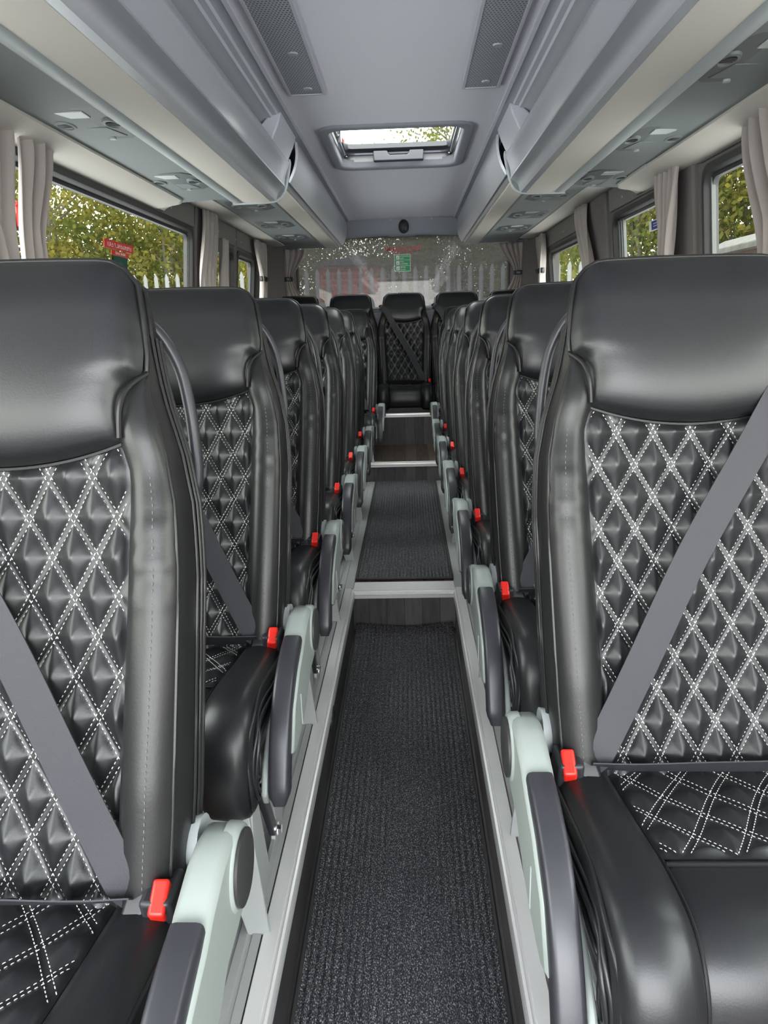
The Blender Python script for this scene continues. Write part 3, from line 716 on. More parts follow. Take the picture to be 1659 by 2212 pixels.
def seat_parts(root, aisle=True, belt=True, bench=False):
    back = build_backrest().obj('backrest', 'leather_side', root, smooth=60)
    # piping running down both sides of the backrest
    for sg in (-1, 1):
        m = MB()
        for dd, oo in ((-.020, .003), (-.036, .0035), (-.052, .003)):
            m.tube([bk(sg*(hw(s)+oo), s, dd) for s in [-.12 + .80*k/26 for k in range(27)]], .0030, 6)
        m.tube([bk(sg*(hw(s)-.006), s, bh(s)*.62+.001) for s in [-.10 + .70*k/26 for k in range(27)]], .0026, 6)
        m.obj('piping', 'leather_side', back, smooth=60)
        m = MB(); m.tube(catmull([bk(sg*.184, .625, .012), bk(sg*.168, .604, .034), bk(sg*.160, .578, .041), bk(sg*.157, .543, .036)], 5), .0032, 6)
        m.obj('ear_seam', 'leather_side', back, smooth=60)
    m = MB(); m.tube([bk(u, hs_bottom(u)-.002, .014 + .008*(u/.16)**2) for u in [-.158 + .316*k/30 for k in range(31)]], .0030, 6)
    m.obj('lower_seam', 'leather_side', back, smooth=60)
    hd = build_headrest().obj('headrest', 'leather', root, smooth=70)
    m = MB(); m.tube(head_outline(.010, .001), .0036, 8); m.obj('piping', 'leather_side', hd, smooth=60)
    m = MB(); m.tube(head_outline(-.022, -.002), .0034, 8); m.obj('piping', 'leather_side', hd, smooth=60)
    # quilted panel with thread
    m = MB(); NU, NS = 118, 205; rows = []
    for j in range(NS+1):
        q = j/NS; row = []
        for i in range(NU+1):
            p = -1 + 2*i/NU
            s0, s1 = -.075, hs_bottom(p*.158) + .012; s = lerp(s0, s1, q); row.append(panel_point(p*(uip(s)+.010), s))
        rows.append(row)
    m.grid(rows, 0)
    for (a, b) in quilt_lines(-.170, .170, -.06, .55, PW, PH, .0036, 0, .30):
        L = math.hypot(a[0]-b[0], a[1]-b[1]); n = max(2, int(L/.006)); pts = []
        for k in range(n+1):
            u, s = lerp(a[0], b[0], k/n), lerp(a[1], b[1], k/n)
            if abs(u) < uip(s) + .001 and s < hs_bottom(u) + .001: pts.append(panel_point(u, s) + BN*.0006)
            else:
                if len(pts) > 2: m.stitch(pts, [BN]*len(pts))
                pts = []
        if len(pts) > 2: m.stitch(pts, [BN]*len(pts))
    m.obj('quilted_panel', ['leather', 'thread'], root, smooth=70)
    # visible seam on bolsters
    for sg in (-1, 1):
        m = MB(); P_ = [bk(sg*(ui(s) + (hw(s)-ui(s))*.60), s, bh(s)*1.0 + .0015 + .006*sstep(.55, .64, s)) for s in [-.02 + .60*k/60 for k in range(61)]]
        m.stitch(P_, [BN]*len(P_), mi=0, L=.005, gap=.0035, r=.0006)
        m.obj('bolster_stitching', 'webbing_light', back, smooth=0)

    # ---- cushion
    PR = [(.06, .575), (-.02, .578), (-.10, .584), (-.18, .592), (-.25, .600), (-.30, .602), (-.335, .596), (-.362, .578), (-.380, .548), (-.388, .510), (-.388, .475), (-.380, .448), (-.365, .432), (-.34, .426)]
    PR = [(y, z-PLAT) for y, z in PR]
    pv = [Vector((0, y, z)) for y, z in PR]; pv = catmull(pv, 4)
    nv = []
    for i in range(len(pv)):
        a = pv[max(i-1, 0)]; b = pv[min(i+1, len(pv)-1)]; t = (b-a).normalized(); nv.append(Vector((0, t.z, -t.y)) if True else t)
    nv = [n if (n.z > 0 or n.y < 0) else -n for n in nv]
    HWC = .222
    def inner(i):  # inner edge of the side bolster (narrower towards the back)
        y = pv[i].y; return interp(y, [-.22, .0], [.128, .140])
    qend = next(i for i in range(len(pv)) if pv[i].y < -.222)
    m = MB(); rows = []
    for i in range(len(pv)):
        I = inner(i); w_ = HWC - I; cs = [(0, 0)]
        ff = sstep(-.05, .05, i - qend)
        cen = 0
        half = [(0, 0), (I*.5, 0), (I-.012, 0), (I-.002, -.003), (I + w_*.08, .009), (I + w_*.22, .018), (I + w_*.5, .021), (I + w_*.74, .020), (I + w_*.90, .0145), (HWC-.003, .004), (HWC+.002, -.008), (HWC+.003, -.035), (HWC+.002, -.07), (HWC-.004, -.105), (HWC-.02, -.12)]
        rows.append([pv[i] + Vector((u, 0, 0)) + nv[i]*h for u, h in [(-a, b) for a, b in reversed(half[1:])] + half])
    m.grid(rows, flip=True)
    cu = m.obj('cushion', 'leather', root, smooth=60)
    m = MB(); m.box(-.205, .205, -.36, .10, .435-PLAT, .56-PLAT); m.obj('cushion_base', 'leather_side', cu, bevel=.01)
    for sg in (-1, 1):
        m = MB()
        for uo, ho, r_ in ((HWC-.002, .000, .0040), (HWC+.004, -.018, .0035), (HWC+.006, -.030, .0048), (HWC+.005, -.052, .0035)):
            m.tube([pv[i] + Vector((sg*(uo + .0025*math.sin(i*.35+ho*90)), 0, 0)) + nv[i]*(ho + .003*math.sin(i*.22 + uo*50)) for i in range(3, len(pv))], r_, 7)
        m.obj('piping', 'leather', cu, smooth=60)
    for sg in (-1, 1):
        m = MB(); idx = range(8, len(pv)-2); P_ = [pv[i] + Vector((sg*(HWC-.018), 0, 0)) + nv[i]*.0160 for i in idx]; m.stitch(P_, [nv[i] for i in idx], mi=0, L=.006, gap=.004, r=.0010)
        m.obj('cushion_stitching', 'thread', cu, smooth=0)
    m = MB()
    for sg in (-1, 1):
        m = MB(); m.tube([pv[i] + Vector((sg*(inner(i)-.001), 0, 0)) + nv[i]*.001 for i in range(qend-1, len(pv))], .0022, 5); m.obj('seam', 'leather_side', cu, smooth=60)
    m = MB(); m.tube([Vector((u, pv[qend].y, pv[qend].z + .002)) for u in (-.126, 0, .126)], .003, 6)
    m.obj('seam', 'leather_side', cu, smooth=60)
    # quilt on the cushion
    def cq(u, y, lift=0):
        z = interp(-y, [-a.y for a in pv[:qend+8]], [a.z for a in pv[:qend+8]])
        e = max(0, min(1, (y + .222)/.012)); I = interp(y, [-.22, 0], [.128, .140]); e2 = max(0, min(1, (I - .001 - abs(u))/.008))
        h = .003 + .011*diamond_h(u + .006*math.sin(y*22), y + .008*math.sin(u*19), .072, .092, 0, -.08)*e*e2 + lift
        return Vector((u, y, z + h*(.3 + .7*min(e, e2))))
    m = MB(); rows = []
    for j in range(101):
        y = lerp(.03, -.2235, j/100); I = interp(y, [-.22, 0], [.128, .140]); rows.append([cq(lerp(-I, I, i/100), y) for i in range(101)])
    m.grid(rows, 0, flip=True)
    for (a, b) in quilt_lines(-.137, .137, -.218, .02, .072, .092, .0042, 0, -.08):
        n = max(2, int(math.hypot(a[0]-b[0], a[1]-b[1])/.006)); pts = []
        for k in range(n+1):
            u, y = lerp(a[0], b[0], k/n), lerp(a[1], b[1], k/n)
            # undo the warp used by the height field
            u2, y2 = u - .006*math.sin(y*22), y - .008*math.sin(u*19)
            if abs(u2) < interp(y2, [-.22, 0], [.126, .138]) and y2 > -.219: pts.append(cq(u2, y2, .0008))
        if len(pts) > 2: m.stitch(pts, [Vector((0, 0, 1))]*len(pts))
    m.obj('quilted_panel', ['leather', 'thread'], cu, smooth=70)

    # ---- frame
    if not bench:
        m = MB(); m.box(-.20, .20, -.33, .06, .405-PLAT, .44-PLAT); 
        m.obj('seat_frame', 'black_plastic', root, bevel=.004)
    if aisle:
        # grab handle at the aisle shoulder
        pth = catmull([bk(.150, .715, -.060), bk(.174, .690, -.074), bk(.194, .650, -.084), bk(.205, .60, -.088), bk(.211, .55, -.090), bk(.215, .50, -.086), bk(.210, .46, -.070)], 6)
        m = MB(); m.tube(pth, .0085, 10, flat=1.5); m.obj('grab_handle', 'armrest_black', root, smooth=60)
        # pedestal: slanted front flange, side plate with triangular opening, brace, rail foot
        pd = MB()
        prf = [(-.375, 0), (-.11, 0), (-.085, .05), (-.16, .25), (-.22, .25), (-.33, .25)]
        def plate(poly, x0, x1, hole=None):
            n = len(poly); pd_ = []
        X0, X1 = .196, .206
        # side plate as strips around the opening
        outer = [(-.375, 0), (-.10, 0), (-.075, .045), (-.13, .245), (-.33, .245)]
        hole = [(-.235, .035), (-.165, .035), (-.150, .075), (-.200, .225), (-.285, .225)]
        v = [(x, *p) for x in (X0, X1) for p in outer + hole]; n = 5; fs = []
        for k in range(n):
            k2 = (k+1) % n
            fs += [(k, k2, 5+k2, 5+k), (10+k, 15+k, 15+k2, 10+k2), (k, 10+k, 10+k2, k2), (5+k, 5+k2, 15+k2, 15+k)]
        pd.add(v, fs)
        ped = pd.obj('pedestal', 'frame_metal', root, smooth=20, bevel=.0015)
        m = MB(); m.add([(.190, -.378, 0), (.232, -.378, 0), (.200, -.345, .25), (.115, -.345, .25), (.190, -.370, 0), (.232, -.370, 0), (.200, -.337, .25), (.115, -.337, .25)], [(0, 1, 2, 3), (7, 6, 5, 4), (0, 4, 5, 1), (1, 5, 6, 2), (2, 6, 7, 3), (3, 7, 4, 0)])
        m.obj('front_flange', 'frame_metal', ped, bevel=.002, smooth=20)
        m = MB(); m.obox((.204, -.215, .145), (.007, 0, 0), (0, .012, .004), (0, -.045, .085)); m.obj('brace', 'armrest_black', ped, bevel=.003)
        m = MB(); m.tube([(.205, -.17, .066), (.222, -.17, .066)], .009, 6); m.tube([(.205, -.17, .066), (.214, -.17, .066)], .014, 12); m.obj('bolt', 'chrome', ped, smooth=30)
        m = MB(); m.box(-.19, -.18, -.33, -.02, 0, .245); m.obj('inner_leg', 'frame_metal', ped, bevel=.002)
        # ---- armrest: pale housing with black disc, folded pad
        ar = MB(); AX = .262; cz, cy = .608-PLAT, .012
        # housing: side outline (y, z) lofted in x with rounded edges
        def hous(x, g):
            o = [(.035, .655), (.055, .635), (.062, .60), (.055, .565), (.03, .548), (-.02, .543), (-.06, .538), (-.10, .520), (-.14, .503), (-.19, .494), (-.24, .490), (-.285, .490), (-.312, .505), (-.27, .57), (-.20, .612), (-.14, .632), (-.10, .650), (-.04, .664), (0, .664)]
            c = Vector((-.09, .56)); return [(x, *(Vector(p) + (c-Vector(p)).normalized()*g - Vector((0, PLAT)))) for p in o]
        for_r = [hous(.240, .010), hous(.244, .003), hous(.250, 0), hous(.274, 0), hous(.282, .003), hous(.285, .010)]
        ar.loft(for_r); arm = ar.obj('armrest', 'grey_plastic', root, smooth=50)
        ip = [(-.04, .57), (-.06, .53), (-.12, .49), (-.20, .455), (-.31, .425), (-.35, .43), (-.362, .455), (-.34, .49), (-.28, .535), (-.20, .56), (-.12, .575)]
        m = MB(); m.prism([(y, z-PLAT) for y, z in ip], 0, .231, .243); m.obj('side_panel', 'grey_plastic', arm, bevel=.004, smooth=40)
        # round boss with the black disc
        m = MB(); rgs = []
        for x, r_ in ((.270, .054), (.282, .0535), (.287, .051), (.2885, .048)): rgs.append([(x, cy + r_*math.cos(t), cz + r_*math.sin(t)) for t in [2*PI*k/36 for k in range(36)]])
        m.loft(rgs); m.obj('pivot_boss', 'grey_plastic', arm, smooth=50)
        m = MB(); rgs = []
        for x, r_ in ((.289, .046), (.2925, .046), (.294, .042), (.294, .004)): rgs.append([(x, cy + r_*math.cos(t), cz + r_*math.sin(t)) for t in [2*PI*k/32 for k in range(32)]])
        m.loft(rgs); m.obj('pivot_cap', 'rubber', arm, smooth=40)
        # black pad on top, thick and drooping
        cen = catmull([(0, -.118, .630), (0, -.17, .622), (0, -.235, .598), (0, -.29, .548), (0, -.325, .488), (0, -.350, .428)], 6)
        m = MB(); rgs = []
        for i, p in enumerate(cen):
            a = cen[max(i-1, 0)]; b = cen[min(i+1, len(cen)-1)]; t = (b-a).normalized(); n_ = Vector((0, -t.z, t.y)); n_ = n_ if n_.z > 0 or n_.y < 0 else -n_
            hh_ = .018; ww = .0145; e = 1 - .45*sstep(len(cen)-4, len(cen)-1, i)
            cc = Vector((.262, p.y, p.z - PLAT))
            rg = []
            for k in range(16):
                q = 2*PI*k/16 + PI/16; cx_ = math.copysign(abs(math.cos(q))**.35, math.cos(q)); sx_ = math.copysign(abs(math.sin(q))**.35, math.sin(q))
                rg.append(cc + Vector((cx_*(ww + .0045)*e, 0, 0)) + n_*sx_*(hh_+.006)*e)
            rgs.append(rg)
        m.loft(rgs); m.obj('armrest_pad', 'armrest_black', arm, smooth=50)
        m = MB(); m.box(.2848, .2862, -.20, -.197, .50-PLAT, .565-PLAT); m.obj('moulded_line', 'rail_grey', arm, smooth=0)
        # blue-grey hinge cover behind the housing
        m = MB(); m.loft([[(x, .045 + r_*math.cos(t)*.9, .615-PLAT + r_*math.sin(t)) for t in [2*PI*k/20 for k in range(20)]] for x, r_ in ((.205, .03), (.210, .036), (.232, .038))]); m.obj('hinge_cover', 'rail_grey', root, smooth=50)
    if bench:
        m = MB(); m.box(-.225, .225, -.33, .02, -.0, .44-PLAT); m.obj('bench_base', 'leather_side', root, bevel=.01)
    # ---- belts
    if belt:
        bx = .182
        m = MB(); sgn = 1
        a = bk(-.200, .645, .000); b0 = bk(-.19, .64, .030); e = Vector((bx-.005, -.022, .648-PLAT))
        pts = [bk(-.205, .655, -.04), bk(-.200, .655, .012), bk(-.185, .640, .050), bk(-.14, .585, .056), bk(-.076, .465, .045), bk(.013, .31, .045), bk(.092, .150, .048), bk(.132, .070, .048), Vector((bx-.022, -.040, .632-PLAT)), Vector((bx-.008, -.040, .600-PLAT))]
        cat = catmull(pts, 5); wds = []
        for i, p in enumerate(cat):
            t = (cat[min(i+1, len(cat)-1)] - cat[max(i-1, 0)]).normalized(); f = i/(len(cat)-1)
            nn = BN; wv = t.cross(nn).normalized(); wdt = .024 if f < .92 else lerp(.024, .015, (f-.92)/.08); wds.append(wv*wdt)
        m.strip(cat, wds, [BN]*len(cat), .0009); sb = m.obj('seat_belt', 'webbing', root, smooth=60)
        # lap part
        lp = catmull([Vector((bx-.010, -.040, .608-PLAT)), Vector((.11, -.048, .610-PLAT)), Vector((.02, -.050, .612-PLAT)), Vector((-.10, -.048, .612-PLAT)), Vector((-.20, -.02, .600-PLAT)), Vector((-.222, .02, .56-PLAT))], 6)
        m = MB(); nn = []; ww = []
        for i, p in enumerate(lp):
            f = i/(len(lp)-1); ang = math.radians(lerp(138, 120, f)); dirv = Vector((0, math.cos(ang), math.sin(ang))); ww.append(dirv*.022); nn.append(Vector((0, -math.sin(ang), math.cos(ang))))
        m.strip(lp, ww, nn, .0009); m.obj('lap_belt', 'webbing', root, smooth=60)
        m = MB(); c0 = Vector((bx-.008, -.036, .606-PLAT)); axz = Vector((.10, -.25, .9)).normalized(); axy = Vector((0, 1, .28)).normalized()
        axx = axz.cross(axy).normalized(); axy = axx.cross(axz).normalized()
        m.obox(c0 + Vector((0, -.012, -.002)), (.015, .0, .004), Vector((0, -.0032, .0025)), (.006, .018, .024)); m.obj('latch_plate', 'black_plastic', sb, bevel=.004)
        bk_ = Vector((bx+.022, -.018, .588-PLAT)); 
        m = MB(); m.obox(bk_ + Vector((0, -.010, 0)), (.019, 0, 0), Vector((0, .030, .0)), Vector((0, -.008, .036))); bu = m.obj('buckle', 'black_plastic', root, bevel=.006, seg=3)
        m = MB(); m.obox(bk_ + Vector((.002, -.030, .024)), (.0100, 0, 0), Vector((0, .016, .012)), Vector((.002, -.010, .015))); m.obj('release_button', 'red_plastic', bu, bevel=.004, seg=3)
    return root

def proto_seat(aisle, bench=False):
    root = empty('coach_seat'); seat_parts(root, aisle, True, bench); return root
aisle_p = proto_seat(True); wind_p = proto_seat(False); bench_p = proto_seat(False, True)
used = set()
def place(p, x, b, z, flip, label, group):
    o = p if p.name not in used else copy_tree(p)
    used.add(p.name); o.location = (x, b, z); o.scale = (-1 if flip else 1, 1, 1)
    tag(o, label, 'seat', group); return o
ORD = ['nearest', 'second', 'third', 'fourth', 'fifth', 'sixth', 'last']
for i in range(7):
    b = .735 + .72*i if i < 6 else 5.38; x = -.47 if i < 6 else -.435; z = PLAT + (.0 if i < 6 else .025)
    place(aisle_p, x, b, z, False, '%s black quilted leather seat with armrest on the left of the aisle' % ('nearest' if i == 0 else ORD[i] + (', rearmost,' if i == 6 else ' from the camera,')), 'quilted seats along the left of the aisle')
    place(wind_p, -.905, b, z, False, 'black quilted leather window seat beside the %s left aisle seat' % ORD[i], 'left window seats')
    b = .994 + .72*i if i < 6 else 5.38; x = .47 if i < 6 else .485
    place(aisle_p, x, b, z, True, '%s black quilted leather seat with armrest on the right of the aisle' % ('nearest' if i == 0 else ORD[i] + (', rearmost,' if i == 6 else ' from the camera,')), 'quilted seats along the right of the aisle')
    place(wind_p, .905, b, z, True, 'black quilted leather window seat beside the %s right aisle seat' % ORD[i], 'right window seats')
RL = ['leftmost black quilted seat of the rear bench by the left rear curtain', 'black quilted rear bench seat left of the middle one, under the red building', 'middle seat of the rear bench with diagonal belt facing the aisle', 'black quilted rear bench seat right of the middle one', 'rightmost black quilted seat of the rear bench by the right rear curtain']
for i in range(5):
    o = place(bench_p, -.905 + .455*i, 6.235, Z3 - .222 + .0, False, RL[i], 'seats of the rear bench')
    o.location.z = PLAT + .165
# ------------------------------------------------------------ ceiling
HX, HY0, HY1 = .345, 3.45, 4.33
m = MB()
for z0, z1 in ((2.10, 2.102),):
    m.box(-.44, -HX+.02, YF, 6.40, z0, z1); m.box(HX-.02, .44, YF, 6.40, z0, z1); m.box(-HX+.02, HX-.02, YF, HY0+.02, z0, z1); m.box(-HX+.02, HX-.02, HY1-.02, 6.40, z0, z1)
o = m.obj('ceiling', 'ceiling_fabric', smooth=0); tag(o, kind='structure')
m = MB()   # outer roof skin
m.box(-1.3, -HX, YF-.05, YR+.05, 2.135, 2.165); m.box(HX, 1.3, YF-.05, YR+.05, 2.135, 2.165); m.box(-HX, HX, YF-.05, HY0, 2.135, 2.165); m.box(-HX, HX, HY1, YR+.05, 2.135, 2.165)
o = m.obj('ceiling', 'rail_grey', smooth=0); tag(o, kind='structure')
for sx in (-1, 1):   # side rails between ceiling cloth and racks
    pr_ = [(.425, 2.101), (.425, 2.094), (.437, 2.090), (.445, 2.094), (.470, 2.094), (.474, 2.084), (.492, 2.082), (.497, 2.074), (.520, 2.073), (.58, 2.04), (.62, 2.04), (.62, 2.101)]
    m = MB(); m.loft([[(sx*x, y, z) for x, z in pr_] for y in (YF, 6.38)]); trim(m, 'ceiling_side', 0, 30)

def prof(pts, y0, y1, th, name, matn, parent, n=1, smooth=50, xf=None, bevel=0):
    # open (x,z) profile given thickness and run along Y
    P = [Vector(p) for p in pts]; N_ = []
    for i in range(len(P)):
        a = P[max(i-1, 0)]; b = P[min(i+1, len(P)-1)]; d = (b-a).normalized(); N_.append(Vector((-d.y, d.x)))
    ring = [p for p in P] + [p + q*th for p, q in reversed(list(zip(P, N_)))]
    m = MB(); m.loft([[(p.x, y, p.y) for p in ring] for y in (y0, y1)]); return m.obj(name, matn, parent, smooth=smooth, bevel=bevel)
def arc(p, q, bulge, n=10):
    P, Q = Vector(p), Vector(q); d = Q-P; nn = Vector((-d.y, d.x)); return [tuple(P + d*t + nn*bulge*4*t*(1-t)) for t in [k/n for k in range(n+1)]]

YE = 3.6
def near_rack(label):
    root = empty('luggage_rack', (0, 0, 0)); tag(root, label, 'luggage rack')
    # built for the right side (positive x)
    up = arc((.507, 1.986), (.535, 1.893), .06) + [(.545, 1.890)]
    prof([(.53, 2.02)] + up, YF+.1, YE, -.012, 'upper_lid', 'silver', root)
    lo = [(.552, 1.902), (.541, 1.903), (.532, 1.898)] + arc((.530, 1.892), (.572, 1.838), .16, 12) + [(.594, 1.836)]
    prof(lo, YF+.1, YE, -.010, 'lower_lid', 'silver', root)
    prof([(.594, 1.837), (.62, 1.834), (.70, 1.838), (.726, 1.842)], YF+.1, YE, -.012, 'beige_panel', 'beige', root)
    prof([(.728, 1.845), (.735, 1.834), (.762, 1.832), (.772, 1.838), (.774, 1.85)], YF+.1, YE, -.01, 'edge_rail', 'rail_grey', root)
    prof([(.770, 1.853), (.86, 1.853), (1.02, 1.845)], YF+.1, YE, -.01, 'service_channel', 'service_grey', root)
    cove = arc((.985, 1.836), (1.108, 1.806), -.05, 10)
    prof(cove, YF+.1, YE-.12, -.012, 'cove_panel', 'beige', root)
    # rounded tip of the cove with its trim lip
    m = MB(); rows = []
    for k in range(9):
        t = k/8; s_ = math.sqrt(max(0, 1-t*t)); xi = lerp(1.10, .985, s_)
        rows.append([(lerp(xi, 1.108, q), YE-.12 + .12*t, lerp(1.832, 1.806, q) + .006*math.sin(PI*q)) for q in [i/6 for i in range(7)]])
    m.grid(rows); tp = m.obj('cove_tip', 'beige', root, smooth=60); s2 = tp.modifiers.new('thick', 'SOLIDIFY'); s2.thickness = .01
    m = MB(); pth = [(lerp(1.10, .985, math.sqrt(max(0, 1-(k/8)**2))), YE-.12+.12*k/8, 1.832) for k in range(9)] + [(1.13, YE+.002, 1.812)]
    m.tube([(.985, YE-.5, 1.834)] + pth, .006, 8); m.obj('trim_lip', 'rail_grey', root, smooth=60)
    # end cap plate and its rounded rim
    cap = [(.53, 2.06), (.507, 1.99), (.512, 1.95), (.520, 1.90), (.528, 1.868), (.548, 1.845), (.60, 1.836), (.76, 1.834), (.78, 1.86), (1.02, 1.85), (1.085, 1.85), (1.085, 2.07)]
    m = MB(); m.prism(cap, 1, YE-.002, YE+.012); m.obj('end_plate', 'service_grey', root, smooth=20)
    rim = catmull([(.500, YE+.008, 2.005), (.498, YE+.008, 1.985), (.510, YE+.008, 1.93), (.526, YE+.008, 1.875), (.548, YE+.01, 1.842), (.59, YE+.012, 1.830), (.68, YE+.012, 1.827), (.775, YE+.012, 1.827)], 6)
    m = MB(); m.tube(rim, .0085, 10); m.obj('end_rim', 'rail_grey', root, smooth=60)
    # strap shaped hinge bracket from ceiling to lid, near the end
    m = MB(); m.prism([(.455, 2.094), (.50, 2.09), (.545, 2.05), (.512, 1.985), (.500, 1.99), (.47, 2.05)], 1, YE-.42, YE-.02); m.obj('hinge_cover', 'ceiling_side', root, smooth=20, bevel=.006)
    return root
def rear_rack(label):
    root = empty('luggage_rack', (0, 0, 0)); tag(root, label, 'luggage rack')
    y0, y1 = YE+.02, 6.42
    prof(arc((.470, 2.080), (.512, 1.915), -.10, 14) , y0, y1, -.012, 'front_panel', 'silver', root)
    prof(arc((.508, 1.925), (.535, 1.898), .2, 6), y0, y1, -.01, 'corner_strip', 'silver', root)
    prof([(.535, 1.898), (.60, 1.897), (.634, 1.900)], y0, y1, -.012, 'beige_panel', 'beige', root)
    prof([(.634, 1.902), (.648, 1.897), (.66, 1.906), (.95, 1.906)], y0, y1, -.01, 'service_channel', 'service_grey', root)
    prof(arc((.945, 1.902), (1.096, 1.912), -.06, 8), y0, y1-.3, -.012, 'cove_panel', 'beige', root)
    m = MB(); m.prism([(.47, 2.09), (.50, 2.0), (.512, 1.915), (.535, 1.894), (.64, 1.894), (1.08, 1.90), (1.08, 2.09)], 1, y1, y1+.012); m.obj('end_plate', 'header_blue', root, smooth=20, bevel=.004)
    return root
a = near_rack('long silver and beige luggage rack over the near right seats')
b = copy_tree(a); b.scale = (-1, 1, 1); tag(b, 'long silver and beige luggage rack over the near left seats')
a2 = rear_rack('shallower silver and beige luggage rack over the rear right seats')
b2 = copy_tree(a2); b2.scale = (-1, 1, 1); tag(b2, 'shallower silver and beige luggage rack over the rear left seats')

# ------------------------------------------------------------ passenger service units under the racks
def service_unit():
    root = empty('reading_light_panel'); W_, L_ = .115, .18
    m = MB(); out = [(-.10, -.17), (.06, -.17), (.115, -.10), (.12, .10), (.06, .17), (-.10, .17), (-.12, .12), (-.12, -.12)]
    m.prism(out, 2, -.010, .006); m.obj('housing', 'service_dark', root, bevel=.004)
    m = MB(); m.prism([(-.055, -.135), (.028, -.135), (.028, -.075), (-.03, -.075)], 2, -.013, -.009); m.obj('light_lens', 'lens', root, bevel=.0015)
    for cx in (-.075, .065):
        f = MB(); f.loft([[(cx + r_*.8*math.cos(t), -.01 + r_*1.5*math.sin(t), z) for t in [2*PI*k/20 for k in range(20)]] for r_, z in ((.034, -.009), (.032, -.016), (.024, -.017), (.020, -.011))]); vn = f.obj('air_vent', 'service_grey', root, smooth=50)
        g = MB()
        for q in (-.012, 0, .012): g.box(cx-.016, cx+.016, -.01+q-.002, -.01+q+.002, -.016, -.010)
        g.obj('vent_slat', 'rubber', vn)
    m = MB(); m.prism([(-.03, .03), (.03, .03), (.055, .13), (-.02, .13)], 2, -.0125, -.009); m.obj('speaker_cover', 'service_grey', root, bevel=.002)
    m = MB(); m.tube([(0, .15, -.009), (0, .15, -.016)], .010, 12); m.obj('call_button', 'rail_grey', root)
    return root
proto = service_unit()
places = [(-1, .87, 1.50, 1.853, 'first'), (-1, .87, 2.28, 1.853, 'nearest visible'), (-1, .885, 3.14, 1.85, 'second'), (1, .87, 1.95, 1.853, 'topmost'), (1, .875, 2.72, 1.853, 'middle'), (1, .885, 3.38, 1.85, 'last'),
          (-1, .80, 4.15, 1.906, ''), (-1, .80, 4.9, 1.906, ''), (-1, .80, 5.6, 1.906, ''), (1, .80, 4.15, 1.906, ''), (1, .80, 4.85, 1.906, ''), (1, .80, 5.5, 1.906, '')]
LB = ['grey reading light and air vent panel at the far upper left, nearest the camera', 'grey reading light and air vent panel above the curtained left window', 'grey reading light panel by the end of the near left rack',
      'grey reading light and air vent panel at the top right corner, nearest the camera', 'grey reading light and air vent panel above the near right window', 'grey reading light panel by the end of the near right rack',
      'dark reading light panel just behind the near left rack end', 'dark reading light panel midway along the rear left rack', 'dark reading light panel last on the rear left rack',
      'dark reading light panel just behind the near right rack end', 'dark reading light panel midway along the rear right rack', 'dark reading light panel last on the rear right rack']
for i, ((sx, x, y, z, _), lb) in enumerate(zip(places, LB)):
    o = proto if i == 0 else copy_tree(proto)
    o.location = (sx*x, y, z); o.scale = (-sx, 1, 1)
    tag(o, lb, 'reading light', 'reading light panels under the racks')

# ------------------------------------------------------------ ceiling grilles
for sx, nm in ((-1, 'left'), (1, 'right')):
    root = empty('ceiling_grille', (sx*.322, 1.4, 2.10)); tag(root, 'long perforated grey grille on the %s side of the ceiling' % nm, 'grille')
    m = MB(); m.box(-.058, .058, -1.5, 1.565, -.008, 0); m.obj('perforated_plate', 'perforated', root, smooth=0)
    m = MB()
    for x0, x1, y0, y1 in ((-.070, -.058, -1.51, 1.58), (.058, .070, -1.51, 1.58), (-.058, .058, 1.565, 1.58), (-.058, .058, -1.51, -1.5)): m.box(x0, x1, y0, y1, -.010, 0)
    m.obj('grille_frame', 'ceiling_side', root, bevel=.002)
    for yy in (1.15, 1.50):
        m = MB(); m.loft([[(.012 + r_*math.cos(t), yy + r_*math.sin(t), z) for t in [2*PI*k/16 for k in range(16)]] for r_, z in ((.017, -.007), (.014, -.012), (.003, -.012))]); m.obj('screw_rosette', 'rail_grey', root)

# ------------------------------------------------------------ roof hatch
def rr(hx, y0, y1, r): return rrect(-hx, hx, y0, y1, r, 7)
hat = empty('roof_hatch', (0, 0, 2.1)); tag(hat, 'open-glazed roof hatch with grey rounded frame in the ceiling', 'roof hatch')
m = MB(); m.grid([[(x, y, z) for x, y in rr(hx, y0, y1, r_)] for hx, y0, y1, r_, z in ((.352, 3.435, 4.345, .10, .001), (.350, 3.438, 4.342, .10, -.010), (.342, 3.446, 4.334, .095, -.013), (.310, 3.485, 4.295, .08, -.012), (.300, 3.497, 4.283, .075, -.004), (.298, 3.50, 4.28, .075, .03))], closeu=True)
m.obj('hatch_frame', 'header_blue', hat, smooth=60)
m = MB(); m.grid([[(x, y, z) for x, y in rr(hx, y0, y1, r_)] for hx, y0, y1, r_, z in ((.298, 3.50, 4.28, .07, .02), (.297, 3.50, 4.278, .068, .050), (.288, 3.51, 4.268, .06, .052), (.286, 3.512, 4.265, .06, .066))], closeu=True)
m.obj('hatch_liner', 'mirror_metal', hat, smooth=60)
m = MB(); m.grid([[(x, y, z) for x, y in rr(hx, y0, y1, r_)] for hx, y0, y1, r_, z in ((.31, 3.48, 4.29, .07, .085), (.30, 3.49, 4.28, .07, .062), (.278, 3.515, 4.185, .05, .054), (.275, 3.52, 4.17, .045, .062), (.275, 3.52, 4.17, .045, .085))], closeu=True)
m.obj('lid_frame', 'hatch_plastic', hat, smooth=50)
m = MB(); pts = rr(.276, 3.515, 4.175, .05); m.add([(x, y, .072) for x, y in pts], [tuple(range(len(pts)))]); m.obj('hatch_glass', 'glass', hat, smooth=0)
